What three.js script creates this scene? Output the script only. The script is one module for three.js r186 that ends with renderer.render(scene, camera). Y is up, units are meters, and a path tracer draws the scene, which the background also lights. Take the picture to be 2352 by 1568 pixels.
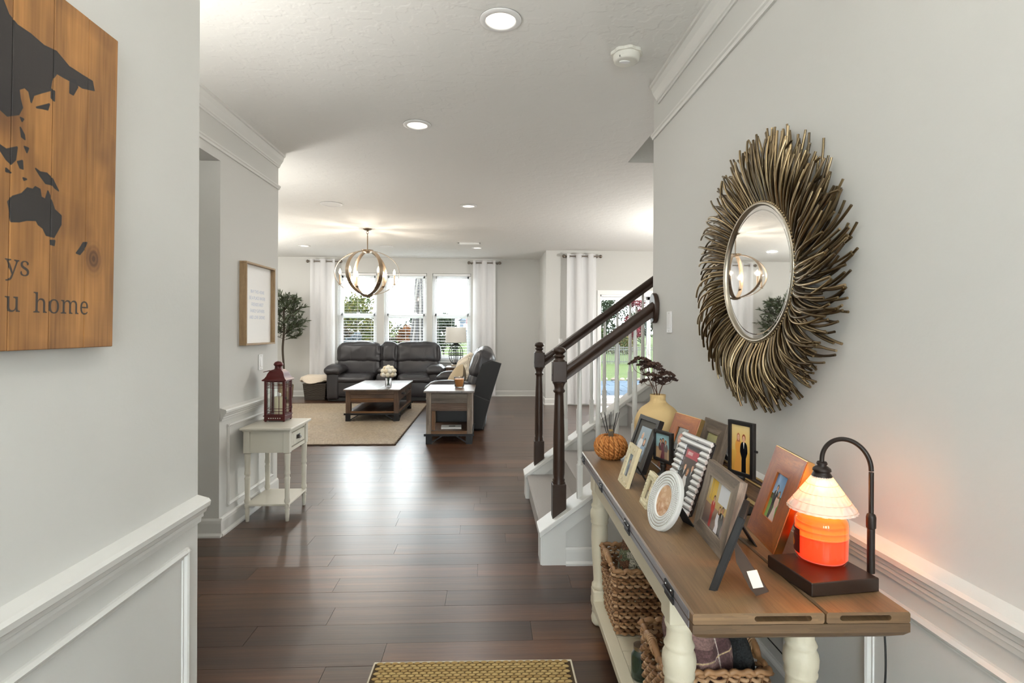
import * as THREE from 'three';
import { RoundedBoxGeometry } from 'three/addons/geometries/RoundedBoxGeometry.js';
import { ConvexGeometry } from 'three/addons/geometries/ConvexGeometry.js';
import { mergeGeometries, mergeVertices, toCreasedNormals } from 'three/addons/utils/BufferGeometryUtils.js';
import { RectAreaLightUniformsLib } from 'three/addons/lights/RectAreaLightUniformsLib.js';
RectAreaLightUniformsLib.init();

// ---------- camera, sky, exposure ----------
// Plan: x to the right across the hall, y up, the hall runs along -z; the eye stands at x = 0, z = 0.
const scene = new THREE.Scene();
const F = 1236;
const camera = new THREE.PerspectiveCamera(2 * Math.atan(784 / F) * 180 / Math.PI, 1.5, 0.05, 600);
camera.position.set(0, 1.33, 0);
camera.rotation.order = 'YXZ';
camera.rotation.set(0, -Math.atan(56 / F), 0.0044);
camera.setViewOffset(2352, 1568, 0, 27, 2352, 1568);
const renderer = new THREE.WebGLRenderer({ antialias: true });
renderer.toneMapping = THREE.LinearToneMapping;
renderer.toneMappingExposure = 1.0;
renderer.shadowMap.enabled = true;
scene.background = new THREE.Color(0.90, 0.96, 1.0);      // bright overcast sky
scene.backgroundIntensity = 20.0;
const CAN = 100, CANC = 0xfffaf4;                          // recessed can lights: radiance and colour

// ---------- helpers ----------
const PI = Math.PI, rad = (d) => d * PI / 180;
let seed_ = 12345;
const rnd = () => { seed_ = (seed_ + 0x6d2b79f5) | 0; let t = Math.imul(seed_ ^ (seed_ >>> 15), 1 | seed_); t = (t + Math.imul(t ^ (t >>> 7), 61 | t)) ^ t; return ((t ^ (t >>> 14)) >>> 0) / 4294967296; };
const rr = (a, b) => a + (b - a) * rnd();
const V2 = (x, y) => new THREE.Vector2(x, y);
const V3 = (x, y, z) => new THREE.Vector3(x, y, z);
const hash = (x, y, s) => { let h = Math.imul(x | 0, 374761393) ^ Math.imul(y | 0, 668265263) ^ Math.imul(s | 0, 974634777); h = Math.imul(h ^ (h >>> 13), 1274126177); h ^= h >>> 16; return (h >>> 0) / 4294967296; };
const md = (a, n) => ((a % n) + n) % n;
function vn(x, y, px, py, s) {                             // periodic value noise
  const ix = Math.floor(x), iy = Math.floor(y), fx = x - ix, fy = y - iy, u = fx * fx * (3 - 2 * fx), v = fy * fy * (3 - 2 * fy);
  const x0 = md(ix, px), x1 = md(ix + 1, px), y0 = md(iy, py), y1 = md(iy + 1, py);
  const a = hash(x0, y0, s), b = hash(x1, y0, s), c = hash(x0, y1, s), d = hash(x1, y1, s);
  return a + (b - a) * u + (c - a) * v + (a - b - c + d) * u * v;
}
function fbm(u, v, fx, fy, oct, s) { let t = 0, a = 0.5, n = 0; for (let i = 0; i < oct; i++) { t += a * vn(u * fx, v * fy, fx, fy, s + i * 17); n += a; a *= 0.5; fx *= 2; fy *= 2; } return t / n; }
const n3 = (x, y, z, s) => (vn(x, y, 4096, 4096, s) + vn(y + 31.7, z, 4096, 4096, s + 5) + vn(z + 11.3, x + 7.1, 4096, 4096, s + 9)) / 3;
function tex(w, h, fn, srgb = true) {
  const d = new Uint8Array(w * h * 4);
  for (let y = 0; y < h; y++) for (let x = 0; x < w; x++) {
    const c = fn(x / w, y / h, x, y), o = (y * w + x) * 4;
    if (typeof c === 'number') { d[o] = d[o + 1] = d[o + 2] = Math.max(0, Math.min(255, c)); } else { d[o] = Math.max(0, Math.min(255, c[0])); d[o + 1] = Math.max(0, Math.min(255, c[1])); d[o + 2] = Math.max(0, Math.min(255, c[2])); }
    d[o + 3] = 255;
  }
  const t = new THREE.DataTexture(d, w, h, THREE.RGBAFormat);
  t.wrapS = t.wrapT = THREE.RepeatWrapping; t.magFilter = THREE.LinearFilter; t.minFilter = THREE.LinearMipmapLinearFilter; t.generateMipmaps = true;
  if (srgb) t.colorSpace = THREE.SRGBColorSpace;
  t.needsUpdate = true; return t;
}
function canvasTex(w, h, draw) { const c = document.createElement('canvas'); c.width = w; c.height = h; const g = c.getContext('2d'); draw(g, w, h); const t = new THREE.CanvasTexture(c); t.colorSpace = THREE.SRGBColorSpace; t.anisotropy = 4; return t; }
const mixc = (a, b, t) => [a[0] + (b[0] - a[0]) * t, a[1] + (b[1] - a[1]) * t, a[2] + (b[2] - a[2]) * t];
const lin = (r, g, b) => new THREE.Color().setRGB(r, g, b);
const std = (o) => new THREE.MeshStandardMaterial(o);
const phy = (o) => new THREE.MeshPhysicalMaterial(o);

// geometry
const flat = (g) => { const n = g.index ? g.toNonIndexed() : g; for (const k of Object.keys(n.attributes)) if (!['position', 'normal', 'uv'].includes(k)) n.deleteAttribute(k); if (!n.attributes.normal) n.computeVertexNormals(); if (!n.attributes.uv) n.setAttribute('uv', new THREE.BufferAttribute(new Float32Array(n.attributes.position.count * 2), 2)); return n; };
const merge = (l) => { l = l.flat(9); return l.length === 1 ? l[0] : mergeGeometries(l.map(flat)); };
const mv = (g, x = 0, y = 0, z = 0) => g.translate(x, y, z);
const bx = (w, h, d, x = 0, y = 0, z = 0, r = 0, s = 2) => mv(r ? new RoundedBoxGeometry(w, h, d, s, r) : new THREE.BoxGeometry(w, h, d), x, y, z);
const bb = (x0, x1, y0, y1, z0, z1, r = 0) => bx(x1 - x0, y1 - y0, Math.abs(z1 - z0), (x0 + x1) / 2, (y0 + y1) / 2, (z0 + z1) / 2, r);
const cyl = (r0, r1, h, x = 0, y = 0, z = 0, n = 20) => mv(new THREE.CylinderGeometry(r1, r0, h, n), x, y + h / 2, z);   // r0 bottom, r1 top, stands on y
const lathe = (pts, n = 24) => new THREE.LatheGeometry(pts.map((p) => V2(p[0], p[1])), n);
const lsm = (pts, n = 24, k = 6) => { const c = new THREE.SplineCurve(pts.map((p) => V2(p[0], p[1]))); return new THREE.LatheGeometry(c.getPoints(pts.length * k), n); };
const tube = (pts, r, n = 16, rad_ = 6, closed = false) => new THREE.TubeGeometry(new THREE.CatmullRomCurve3(pts.map((p) => V3(...p)), closed), n, r, rad_, closed);
const bar = (a, b, r, n = 8) => { const A = V3(...a), B = V3(...b), g = new THREE.CylinderGeometry(r, r, A.distanceTo(B), n); g.applyQuaternion(new THREE.Quaternion().setFromUnitVectors(V3(0, 1, 0), B.clone().sub(A).normalize())); const m = A.add(B).multiplyScalar(0.5); return g.translate(m.x, m.y, m.z); };
const beam = (a, b, w, d) => { const A = V3(...a), B = V3(...b), g = new THREE.BoxGeometry(w, A.distanceTo(B), d); g.applyQuaternion(new THREE.Quaternion().setFromUnitVectors(V3(0, 1, 0), B.clone().sub(A).normalize())); const m = A.add(B).multiplyScalar(0.5); return g.translate(m.x, m.y, m.z); };
const shp = (pts) => { const s = new THREE.Shape(); pts.forEach((p, i) => (i ? s.lineTo(p[0], p[1]) : s.moveTo(p[0], p[1]))); s.closePath(); return s; };
const ext = (s, depth, bevel = 0, seg = 2, curve = 12) => new THREE.ExtrudeGeometry(Array.isArray(s) ? shp(s) : s, { depth, bevelEnabled: bevel > 0, bevelSize: bevel, bevelThickness: bevel, bevelSegments: seg, curveSegments: curve, steps: 1 });
const sph = (r, x, y, z, sx = 1, sy = 1, sz = 1, n = 16) => new THREE.SphereGeometry(r, n, Math.ceil(n * 0.7)).scale(sx, sy, sz).translate(x, y, z);
const crease = (g, a = 0.6) => toCreasedNormals(g, a);
// uv in metres over the dominant plane of each triangle; grain names the axis that u follows
function uvm(g, su, sv = su, grain = 'x', ou = 0, ov = 0) {
  g = flat(g); const p = g.attributes.position, uv = g.attributes.uv, a = V3(), b = V3(), c = V3(), n = V3(), e = V3();
  for (let i = 0; i < p.count; i += 3) {
    a.fromBufferAttribute(p, i); b.fromBufferAttribute(p, i + 1); c.fromBufferAttribute(p, i + 2);
    n.copy(b).sub(a).cross(e.copy(c).sub(a));
    const ax = Math.abs(n.x), ay = Math.abs(n.y), az = Math.abs(n.z), d = ay >= ax && ay >= az ? 'y' : ax >= az ? 'x' : 'z';
    let U, W; if (d === grain) { const o = ['x', 'y', 'z'].filter((k) => k !== d); U = o[0]; W = o[1]; } else { U = grain; W = ['x', 'y', 'z'].find((k) => k !== d && k !== grain); }
    [a, b, c].forEach((q, k) => uv.setXY(i + k, q[U] / su + ou, q[W] / sv + ov));
  }
  return g;
}
// soft cushion: a rounded box that bulges
function cushion(w, h, d, r, bulge = 0.02, seg = 8, wrinkle = 0, s = 1) {
  let g = new THREE.BoxGeometry(w, h, d, seg + 2, seg, seg); g.deleteAttribute('uv'); g.deleteAttribute('normal'); g = mergeVertices(g, 1e-5);
  const p = g.attributes.position, q = V3(), c = V3();
  for (let i = 0; i < p.count; i++) {
    q.fromBufferAttribute(p, i);
    const X = q.x / (w / 2), Y = q.y / (h / 2), Z = q.z / (d / 2);
    c.set(Math.max(-w / 2 + r, Math.min(w / 2 - r, q.x)), Math.max(-h / 2 + r, Math.min(h / 2 - r, q.y)), Math.max(-d / 2 + r, Math.min(d / 2 - r, q.z)));
    q.sub(c); const l = q.length(); if (l > 1e-6) q.multiplyScalar(Math.min(1, r / l)); q.add(c);
    q.x += Math.sign(X) * Math.abs(X) * bulge * (1 - Y * Y) * (1 - Z * Z); q.y += Y * bulge * (1 - X * X) * (1 - Z * Z); q.z += Z * bulge * (1 - X * X) * (1 - Y * Y);
    if (wrinkle) { const k = wrinkle * (n3(q.x * 14 + s, q.y * 14, q.z * 14, s | 0) - 0.5) * 2; q.x += k * X; q.y += k * Y; q.z += k * Z; }
    p.setXYZ(i, q.x, q.y, q.z);
  }
  g.computeVertexNormals(); return g;
}

// scene graph
const used = new Map();
const numbered = (n) => { const k = used.get(n) ?? 0; used.set(n, k + 1); return k ? n + '_' + String(k).padStart(3, '0') : n; };
function tag(o, label, category, group) { o.userData.label = label; if (category) o.userData.category = category; if (group) o.userData.group = group; return o; }
function thing(name, label, category, [x, y, z] = [0, 0, 0], turn = 0, group) { const o = new THREE.Group(); o.name = numbered(name); o.position.set(x, y, z); o.rotation.y = turn; tag(o, label, category, group); scene.add(o); return o; }
function part(name, g, m, parent, label) { const o = new THREE.Mesh(Array.isArray(g) ? merge(g) : g, m); o.name = name; if (label) o.userData.label = label; parent.add(o); return o; }
function solo(name, label, category, g, m, [x, y, z] = [0, 0, 0], turn = 0, group) { const o = new THREE.Mesh(Array.isArray(g) ? merge(g) : g, m); o.name = numbered(name); o.position.set(x, y, z); o.rotation.y = turn; tag(o, label, category, group); scene.add(o); return o; }
function struct(name, g, m, parent = scene) { const o = g ? new THREE.Mesh(Array.isArray(g) ? merge(g) : g, m) : new THREE.Group(); o.name = parent === scene ? numbered(name) : name; if (parent === scene) o.userData.kind = 'structure'; parent.add(o); return o; }
function copy(o, label, pos, turn, group) { const c = o.clone(); c.name = numbered(o.name.replace(/_\d{3}$/, '')); c.userData = { ...o.userData }; if (label) c.userData.label = label; if (group) c.userData.group = group; if (pos) c.position.set(...pos); if (turn !== undefined) c.rotation.y = turn; scene.add(c); return c; }
const stuff = (o) => { o.userData.kind = 'stuff'; return o; };

// ---------- materials ----------
const tPaint = tex(512, 512, (u, v) => 128 + 90 * (fbm(u, v, 60, 60, 3, 3) - 0.5), false);
const tKnock = tex(512, 512, (u, v) => { const n = fbm(u, v, 22, 22, 4, 8); const k = Math.max(0, Math.min(1, (n - 0.46) * 9)); return 60 + 130 * k + 40 * (fbm(u, v, 90, 90, 2, 4) - 0.5); }, false);
const tFine = tex(256, 256, (u, v) => 128 + 200 * (fbm(u, v, 64, 64, 2, 21) - 0.5), false);
const rep = (t, x, y = x) => { const c = t.clone(); c.repeat.set(x, y); c.needsUpdate = true; return c; };
const M = {};
M.wall = std({ color: lin(0.605, 0.60, 0.572), roughness: 0.75, bumpMap: tPaint, bumpScale: 0.0006 });
M.ceil = std({ color: lin(0.81, 0.805, 0.775), roughness: 0.9, bumpMap: tKnock, bumpScale: 0.0018 });
M.trim = std({ color: lin(0.68, 0.675, 0.645), roughness: 0.42 });
M.white = std({ color: lin(0.82, 0.82, 0.81), roughness: 0.4 });
M.vinyl = std({ color: lin(0.85, 0.86, 0.87), roughness: 0.35 });
M.black = std({ color: lin(0.012, 0.011, 0.011), roughness: 0.45 });
M.blackMetal = std({ color: lin(0.02, 0.019, 0.02), roughness: 0.45, metalness: 0.6 });
M.espresso = phy({ color: lin(0.034, 0.017, 0.010), roughness: 0.42, specularIntensity: 0.7, clearcoat: 0.1, clearcoatRoughness: 0.2 });
M.chrome = std({ color: lin(0.75, 0.75, 0.76), roughness: 0.2, metalness: 1 });
M.nickel = std({ color: lin(0.42, 0.39, 0.35), roughness: 0.32, metalness: 1 });
M.glass = phy({ color: lin(0.97, 0.985, 0.98), roughness: 0.02, transmission: 1, thickness: 0, ior: 1.45 });
M.mirror = std({ color: lin(0.9, 0.91, 0.91), roughness: 0.015, metalness: 1 });
// wood with the grain along u
function woodTex(w, h, fu, fv, A, B, C, s, warp = 0.02) {
  return tex(w, h, (u, v) => {
    const wv = v + warp * (fbm(u, v, 3, 4, 3, s) - 0.5);
    const broad = fbm(u, wv, Math.max(1, fu >> 1), Math.max(2, fv >> 2), 3, s + 1), mid = fbm(u, wv, fu, fv, 3, s + 2), fine = fbm(u, wv, fu * 4, fv * 4, 2, s + 3);
    let t = broad * 0.9 + mid * 0.5 + fine * 0.25 - 0.33;
    const c = t < 0.5 ? mixc(A, B, Math.max(0, t) * 2) : mixc(B, C, Math.min(1, (t - 0.5) * 2));
    const k = 1 + 0.16 * (fine - 0.5) - (fine > 0.64 ? 0.12 : 0);
    return [c[0] * k, c[1] * k, c[2] * k];
  });
}
const tFloor = woodTex(1024, 1024, 5, 60, [44, 31, 24], [76, 56, 43], [112, 84, 60], 101, 0.015);
const tFloorB = tex(512, 1024, (u, v) => 128 + 150 * (fbm(u, v, 4, 200, 2, 61) - 0.5) + 60 * (fbm(u, v, 3, 60, 2, 63) - 0.5), false);
M.floors = [0.80, 0.93, 1.04, 1.16, 1.3].map((k, i) => phy({ color: lin(0.74 * k, (0.58 + 0.03 * (i % 2)) * k, 0.50 * k), map: tFloor, roughness: 0.31, ior: 1.45, bumpMap: tFloorB, bumpScale: 0.0004, clearcoat: 0.45, clearcoatRoughness: 0.33 }));
const tOak = woodTex(512, 512, 4, 40, [96, 62, 34], [158, 108, 62], [196, 148, 96], 301);
const tTan = woodTex(256, 256, 3, 30, [126, 98, 66], [164, 136, 100], [190, 166, 132], 351);
const tGreyWood = woodTex(512, 512, 4, 40, [88, 76, 66], [126, 112, 98], [170, 156, 140], 401);
const tTopWood = woodTex(1024, 512, 3, 30, [104, 78, 52], [138, 108, 76], [168, 136, 100], 501, 0.05);
const tRust = woodTex(512, 512, 4, 26, [52, 40, 34], [98, 70, 50], [136, 112, 92], 601);
const tRed = woodTex(512, 256, 3, 20, [112, 52, 12], [166, 86, 26], [204, 122, 48], 701, 0.06);
const wood = (map, rough = 0.5, c = 1, ex = {}) => phy({ map, roughness: rough, color: lin(c, c, c), ...ex });
M.oak = wood(tOak, 0.5); M.greyWood = wood(tGreyWood, 0.6); M.topWood = wood(tTopWood, 0.42, 0.78, { clearcoat: 0.15, clearcoatRoughness: 0.4 }); M.rust = wood(tRust, 0.5, 0.78); M.redWood = wood(tRed, 0.4, 0.9, { clearcoat: 0.2, clearcoatRoughness: 0.25 });
M.cream = std({ color: lin(0.62, 0.56, 0.42), roughness: 0.5, bumpMap: tFine, bumpScale: 0.0004 });
// ---------- the room ----------
const wallBox = (name, x0, x1, y0, y1, Z0, Z1, m = M.wall) => struct(name, uvm(bb(x0, x1, y0, y1, -Z1, -Z0), 0.5), m);
const H = 2.74, RX = 0.985, NX = -0.89, LX = -1.71, BZ = 10.75, DZ = 9.5;
wallBox('wall_right', RX, RX + 0.12, 0, H, -1.8, 3.17);
wallBox('wall_stair', RX + 0.12, 4.2, 0, 4.2, 3.05, 3.17);
wallBox('wall_left_entry', -3.2, NX, 0, H, -1.8, 1.70);
struct('wall_left', [uvm(bb(-5.6, LX, 0, H, -4.47, -3.52), 0.5), uvm(bb(LX - 0.12, LX, 2.40, H, -3.52, -1.70), 0.5)], M.wall);
wallBox('wall_hallway', -4.9, -4.78, 0, H, 1.70, 3.52);
wallBox('wall_hallway_near', -4.9, -3.2, 0, H, 1.58, 1.70);
wallBox('wall_living_left', -5.72, -5.6, 0, H, 4.47, BZ + 0.18);
wallBox('wall_living_right', 4.2, 4.32, 0, 4.2, 3.05, DZ + 0.18);
wallBox('wall_jog', 1.03, 1.15, 0, H, DZ + 0.18, BZ + 0.18);
struct('ceiling_hallway', uvm(bb(-4.9, LX - 0.12, 2.40, 2.5, -3.52, -1.70), 1.2), M.ceil);
{ // walls with openings
  const holed = (x0, x1, y1, holes, depth) => { const s = shp([[x0, 0], [x1, 0], [x1, y1], [x0, y1]]); for (const [a, b, c, d] of holes) { const h = new THREE.Path(); h.moveTo(a, c); h.lineTo(a, d); h.lineTo(b, d); h.lineTo(b, c); h.closePath(); s.holes.push(h); } return ext(s, depth); };
  struct('wall_back', uvm(holed(-5.6, 1.03, H, [[-2.953, -2.19, 0.70, 2.44], [-2.05, -1.21, 0.70, 2.44], [-1.10, -0.335, 0.70, 2.44]], 0.18).translate(0, 0, -BZ - 0.18), 0.5), M.wall);
  struct('wall_door', uvm(holed(1.03, 4.2, H, [[2.0, 3.8, 0.02, 1.96]], 0.18).translate(0, 0, -DZ - 0.18), 0.5), M.wall);
  struct('wall_entry', uvm(holed(NX - 0.1, RX + 0.12, H, [[-0.72, 0.82, 0.05, 2.42]], 0.15).translate(0, 0, 1.8), 0.5), M.wall);
  const cs = shp([[-5.7, -1.95], [4.3, -1.95], [4.3, BZ + 0.2], [-5.7, BZ + 0.2]]), h = new THREE.Path();
  h.moveTo(1.171, 3.17); h.lineTo(1.171, 4.478); h.lineTo(4.2, 4.478); h.lineTo(4.2, 3.17); h.closePath(); cs.holes.push(h);
  struct('ceiling', uvm(ext(cs, 0.3).rotateX(-PI / 2).translate(0, H, 0), 1.2), M.ceil);
  struct('wall_stairwell', [uvm(bb(1.05, 4.3, H + 0.3, 5.2, -4.6, -4.478), 0.5), uvm(bb(1.05, 1.171, H + 0.3, 5.2, -4.478, -3.17), 0.5), uvm(bb(4.2, 4.32, 4.2, 5.2, -4.6, -3.05), 0.5), uvm(bb(1.05, 4.32, 4.2, 5.2, -3.17, -3.05), 0.5)], M.wall);
  struct('ceiling_stairwell', bb(1.05, 4.32, 5.2, 5.3, -4.6, -3.05), M.ceil);
}
// unseen front door behind the eye, glazed to let sky light into the entry
{
  const d = struct('unseen_door_1'); d.position.set(0, 0, 1.87);
  struct('door_frame', [bb(-0.72, 0.82, 2.34, 2.42, -0.05, 0.05), bb(-0.72, -0.66, 0.05, 2.34, -0.05, 0.05), bb(0.76, 0.82, 0.05, 2.34, -0.05, 0.05), bb(-0.42, -0.36, 0.05, 2.34, -0.05, 0.05), bb(0.46, 0.52, 0.05, 2.34, -0.05, 0.05), bb(-0.66, 0.76, 0.05, 0.12, -0.05, 0.05)], M.white, d);
  struct('door_panel', [bb(-0.36, -0.22, 0.12, 2.34, -0.025, 0.025), bb(0.32, 0.46, 0.12, 2.34, -0.025, 0.025), bb(-0.22, 0.32, 0.12, 0.42, -0.025, 0.025), bb(-0.22, 0.32, 2.2, 2.34, -0.025, 0.025)], M.white, d);
  struct('pane', bb(-0.22, 0.32, 0.42, 2.2, -0.004, 0.004), M.glass, d);
  struct('pane', bb(-0.66, -0.42, 0.12, 2.34, -0.004, 0.004), M.glass, d);
  struct('pane', bb(0.52, 0.76, 0.12, 2.34, -0.004, 0.004), M.glass, d);
  struct('door_handle', [cyl(0.012, 0.012, 0.12, 0.39, 1.0, -0.06), bx(0.03, 0.03, 0.04, 0.39, 1.06, -0.04)], M.nickel, d);
}
// ---------- floor of separate planks ----------
{
  const floor = struct('floor');
  part('subfloor', bb(-5.7, 4.3, -0.12, -0.006, -BZ - 0.2, 1.95), std({ color: lin(0.015, 0.011, 0.009), roughness: 0.9 }), floor);
  const row = 0.1515, all = [];
  const seams = { 0: [-0.42], 1: [0.20, -1.03], 2: [-0.72, 0.5], 3: [-0.2], 4: [-0.78, 0.44], 5: [-0.05], 6: [0.33, -0.9], 7: [-0.55], 8: [0.12] };
  for (let k = -26; k < 57; k++) {
    const Z0 = 2.149 + k * row, Z1 = Z0 + row; if (Z1 > BZ + 0.16) continue;
    let x = (seams[k] ? seams[k][0] : rr(-0.9, 0.3)); while (x > -5.6) x -= 1.22;
    for (let i = 0; x < 4.25; x += 1.22, i++) {
      const a = Math.max(-5.65, x), b = Math.min(4.25, x + 1.22); if (b - a < 0.02) continue;
      if (Z1 < 3.5 && Z0 > 1.7 && b < -4.9) continue;
      const g = new THREE.BoxGeometry(b - a - 0.0016, 0.006, row - 0.0012); g.translate((a + b) / 2, -0.003 + rr(-0.00025, 0.00025), -(Z0 + Z1) / 2);
      const px0 = F * a / Math.max(Z0, 0.3) - 56, px1 = F * b / Math.max(Z0, 0.3) - 56;
      const seen = Z0 > 1.6 && px1 > -720 && px0 < 800 && !(Z0 < 3.45 && b < LX) && !(a > RX && Z0 < 8.0) && !(a > 3);
      all.push({ g: uvm(g, 2.4, 1.2, 'x', hash(k, i, 5), Math.floor(hash(k, i, 6) * 8) / 8 + 0.1), m: Math.floor(hash(k, i, 9) * 5), seen, Z: Z0 });
    }
  }
  const near = all.filter((p) => p.seen).sort((p, q) => p.Z - q.Z).slice(0, 300), set = new Set(near);
  near.forEach((p, i) => part(i ? 'plank_' + String(i).padStart(3, '0') : 'plank', p.g, M.floors[p.m], floor));
  M.floors.forEach((m, i) => { const l = all.filter((p) => !set.has(p) && p.m === i).map((p) => p.g); if (l.length) stuff(part('far_planks', l, m, floor)); });
}
// ---------- mouldings ----------
// a profile (distance from the wall, height) swept along z on a wall at x; side +1 sticks out to +x
function alongZ(pts, x, side, Z0, Z1) { return ext(pts.map((p) => [p[0], p[1]]), Z1 - Z0).applyMatrix4(new THREE.Matrix4().set(side, 0, 0, x, 0, 1, 0, 0, 0, 0, 1, -Z1, 0, 0, 0, 1)); }
function alongX(pts, z, side, x0, x1) { return ext(pts, x1 - x0).applyMatrix4(new THREE.Matrix4().set(0, 0, 1, x0, 0, 1, 0, 0, side, 0, 0, z, 0, 0, 0, 1)); }
const fixw = (g) => { const m = flat(g), p = m.attributes.position; const a = V3(), b = V3(), c = V3(), n = V3(), q = V3(); for (let i = 0; i < p.count; i += 3) { a.fromBufferAttribute(p, i); b.fromBufferAttribute(p, i + 1); c.fromBufferAttribute(p, i + 2); n.fromBufferAttribute(m.attributes.normal, i); q.copy(b).sub(a).cross(c.sub(a)); } m.computeVertexNormals(); return m; };
const flipIf = (g, flip) => { g = flat(g); if (flip) { const p = g.attributes.position, u = g.attributes.uv; for (let i = 0; i < p.count; i += 3) { const t = [p.getX(i), p.getY(i), p.getZ(i)]; p.setXYZ(i, p.getX(i + 1), p.getY(i + 1), p.getZ(i + 1)); p.setXYZ(i + 1, ...t); } } g.computeVertexNormals(); return g; };
const zMould = (pts, x, side, Z0, Z1) => flipIf(alongZ(pts, x, side, Z0, Z1), side < 0);
const xMould = (pts, z, side, x0, x1) => flipIf(alongX(pts, z, side, x0, x1), side > 0);
const RAIL = [[0, 0.735], [0.010, 0.735], [0.012, 0.748], [0.018, 0.752], [0.018, 0.762], [0.026, 0.768], [0.030, 0.780], [0.038, 0.786], [0.040, 0.800], [0.034, 0.808], [0.020, 0.812], [0, 0.818]];
const CROWN = [[0, H - 0.102], [0.008, H - 0.102], [0.010, H - 0.093], [0.016, H - 0.089], [0.018, H - 0.078], [0.026, H - 0.066], [0.038, H - 0.048], [0.044, H - 0.028], [0.047, H - 0.018], [0.056, H - 0.014], [0.058, H], [0, H]];
const PICT = [[0, 2.462], [0.010, 2.462], [0.014, 2.474], [0.020, 2.480], [0.020, 2.490], [0.008, 2.496], [0, 2.496]];
const BASE = [[0, 0], [0.026, 0], [0.026, 0.012], [0.016, 0.024], [0.014, 0.026], [0.014, 0.088], [0.012, 0.104], [0.006, 0.114], [0, 0.116]];
let trimN = 0, baseN = {};
const trim = (g) => struct('trim_' + (++trimN), g, M.trim);
const base = (side, g) => struct('baseboard_' + side, g, M.trim);
trim(zMould(RAIL, RX, -1, -1.78, 3.17)); trim(zMould(RAIL, NX, 1, -1.78, 1.70)); trim(zMould(RAIL, LX, 1, 3.53, 4.45));
trim(zMould(CROWN, RX, -1, -1.78, 3.07)); trim(zMould(CROWN, LX, 1, 1.72, 4.47)); trim(zMould(CROWN, NX, 1, -1.78, 1.70));
trim(zMould(PICT, RX, -1, -1.78, 3.165)); trim(zMould(PICT, LX, 1, 1.72, 4.47)); trim(zMould(PICT, NX, 1, -1.78, 1.70));
base('right', zMould(BASE, RX, -1, -1.78, 3.03)); base('left', zMould(BASE, LX, 1, 3.52, 4.47)); base('left_entry', zMould(BASE, NX, 1, -1.78, 1.70));
base('hallway', xMould(BASE, -3.52, 1, -4.78, LX + 0.02)); base('back', xMould(BASE, -BZ, 1, -5.6, 1.03)); base('jog', zMould(BASE, 1.03, -1, DZ, BZ)); base('door_wall', xMould(BASE, -DZ, 1, 1.02, 1.93)); base('left_end', xMould(BASE, -4.47, -1, -5.6, LX));
// picture-frame panel moulding: a rectangle of small profile on a wall
function panelMould(x, side, Za, Zb, y0, y1) {
  const w = 0.026, t = 0.014, o = [];
  const P = [[0, 0], [t * 0.5, 0.001], [t, w * 0.35], [t * 0.8, w * 0.6], [t * 0.35, w * 0.8], [t * 0.3, w], [0, w]];
  o.push(zMould(P.map((p) => [p[0], y1 - p[1]]).reverse(), x, side, Za, Zb)); o.push(zMould(P.map((p) => [p[0], y0 + p[1]]), x, side, Za, Zb));
  for (const [Z, d] of [[Za, 1], [Zb, -1]]) { const g = ext(P.map((p) => [p[0] * side, -(d * p[1]) - Z]), y1 - y0).applyMatrix4(new THREE.Matrix4().set(1, 0, 0, x, 0, 0, 1, y0, 0, 1, 0, 0, 0, 0, 0, 1)); o.push(flipIf(g, true)); }
  trim(o);
}
panelMould(NX, 1, 0.55, 1.64, 0.19, 0.68); panelMould(NX, 1, -0.9, 0.40, 0.19, 0.68);
panelMould(RX, -1, -0.2, 1.35, 0.19, 0.685); panelMould(RX, -1, 1.58, 2.95, 0.19, 0.685);
panelMould(LX, 1, 3.62, 4.37, 0.16, 0.70);
// ---------- windows in the back wall ----------
const winX = [[-2.953, -2.19], [-2.05, -1.21], [-1.10, -0.335]];
winX.forEach(([a, b], i) => {
  const w = struct('window_' + (i + 1)); w.position.set((a + b) / 2, 0.70, -BZ - 0.12); const W = b - a, h = 1.74, t = 0.045, y = 0.85;
  struct('window_frame', [bb(-W / 2, W / 2, h - t, h, -0.04, 0.05, 0.004), bb(-W / 2, W / 2, 0, t, -0.04, 0.05, 0.004), bb(-W / 2, -W / 2 + t, t, h - t, -0.04, 0.05, 0.004), bb(W / 2 - t, W / 2, t, h - t, -0.04, 0.05, 0.004)], M.vinyl, w);
  const sash = (n, y0, y1, z, r) => { const s = struct(n, [bb(-W / 2 + t, W / 2 - t, y1 - r, y1, z - 0.018, z + 0.018, 0.003), bb(-W / 2 + t, W / 2 - t, y0, y0 + r, z - 0.018, z + 0.018, 0.003), bb(-W / 2 + t, -W / 2 + t + 0.035, y0, y1, z - 0.018, z + 0.018, 0.003), bb(W / 2 - t - 0.035, W / 2 - t, y0, y1, z - 0.018, z + 0.018, 0.003)], M.vinyl, w); struct('pane', bb(-W / 2 + t + 0.03, W / 2 - t - 0.03, y0 + r - 0.01, y1 - r + 0.01, z - 0.003, z + 0.003), M.glass, s); };
  sash('upper_sash', y, h - t, -0.02, 0.045); sash('lower_sash', t, y + 0.09, 0.022, 0.05);
  struct('window_sill', bb(-W / 2 - 0.03, W / 2 + 0.03, -0.03, 0.0, 0.03, 0.17, 0.006), M.white, w);
  struct('latch', bx(0.06, 0.012, 0.02, 0, y + 0.096, 0.03), M.white, w);
});
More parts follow.
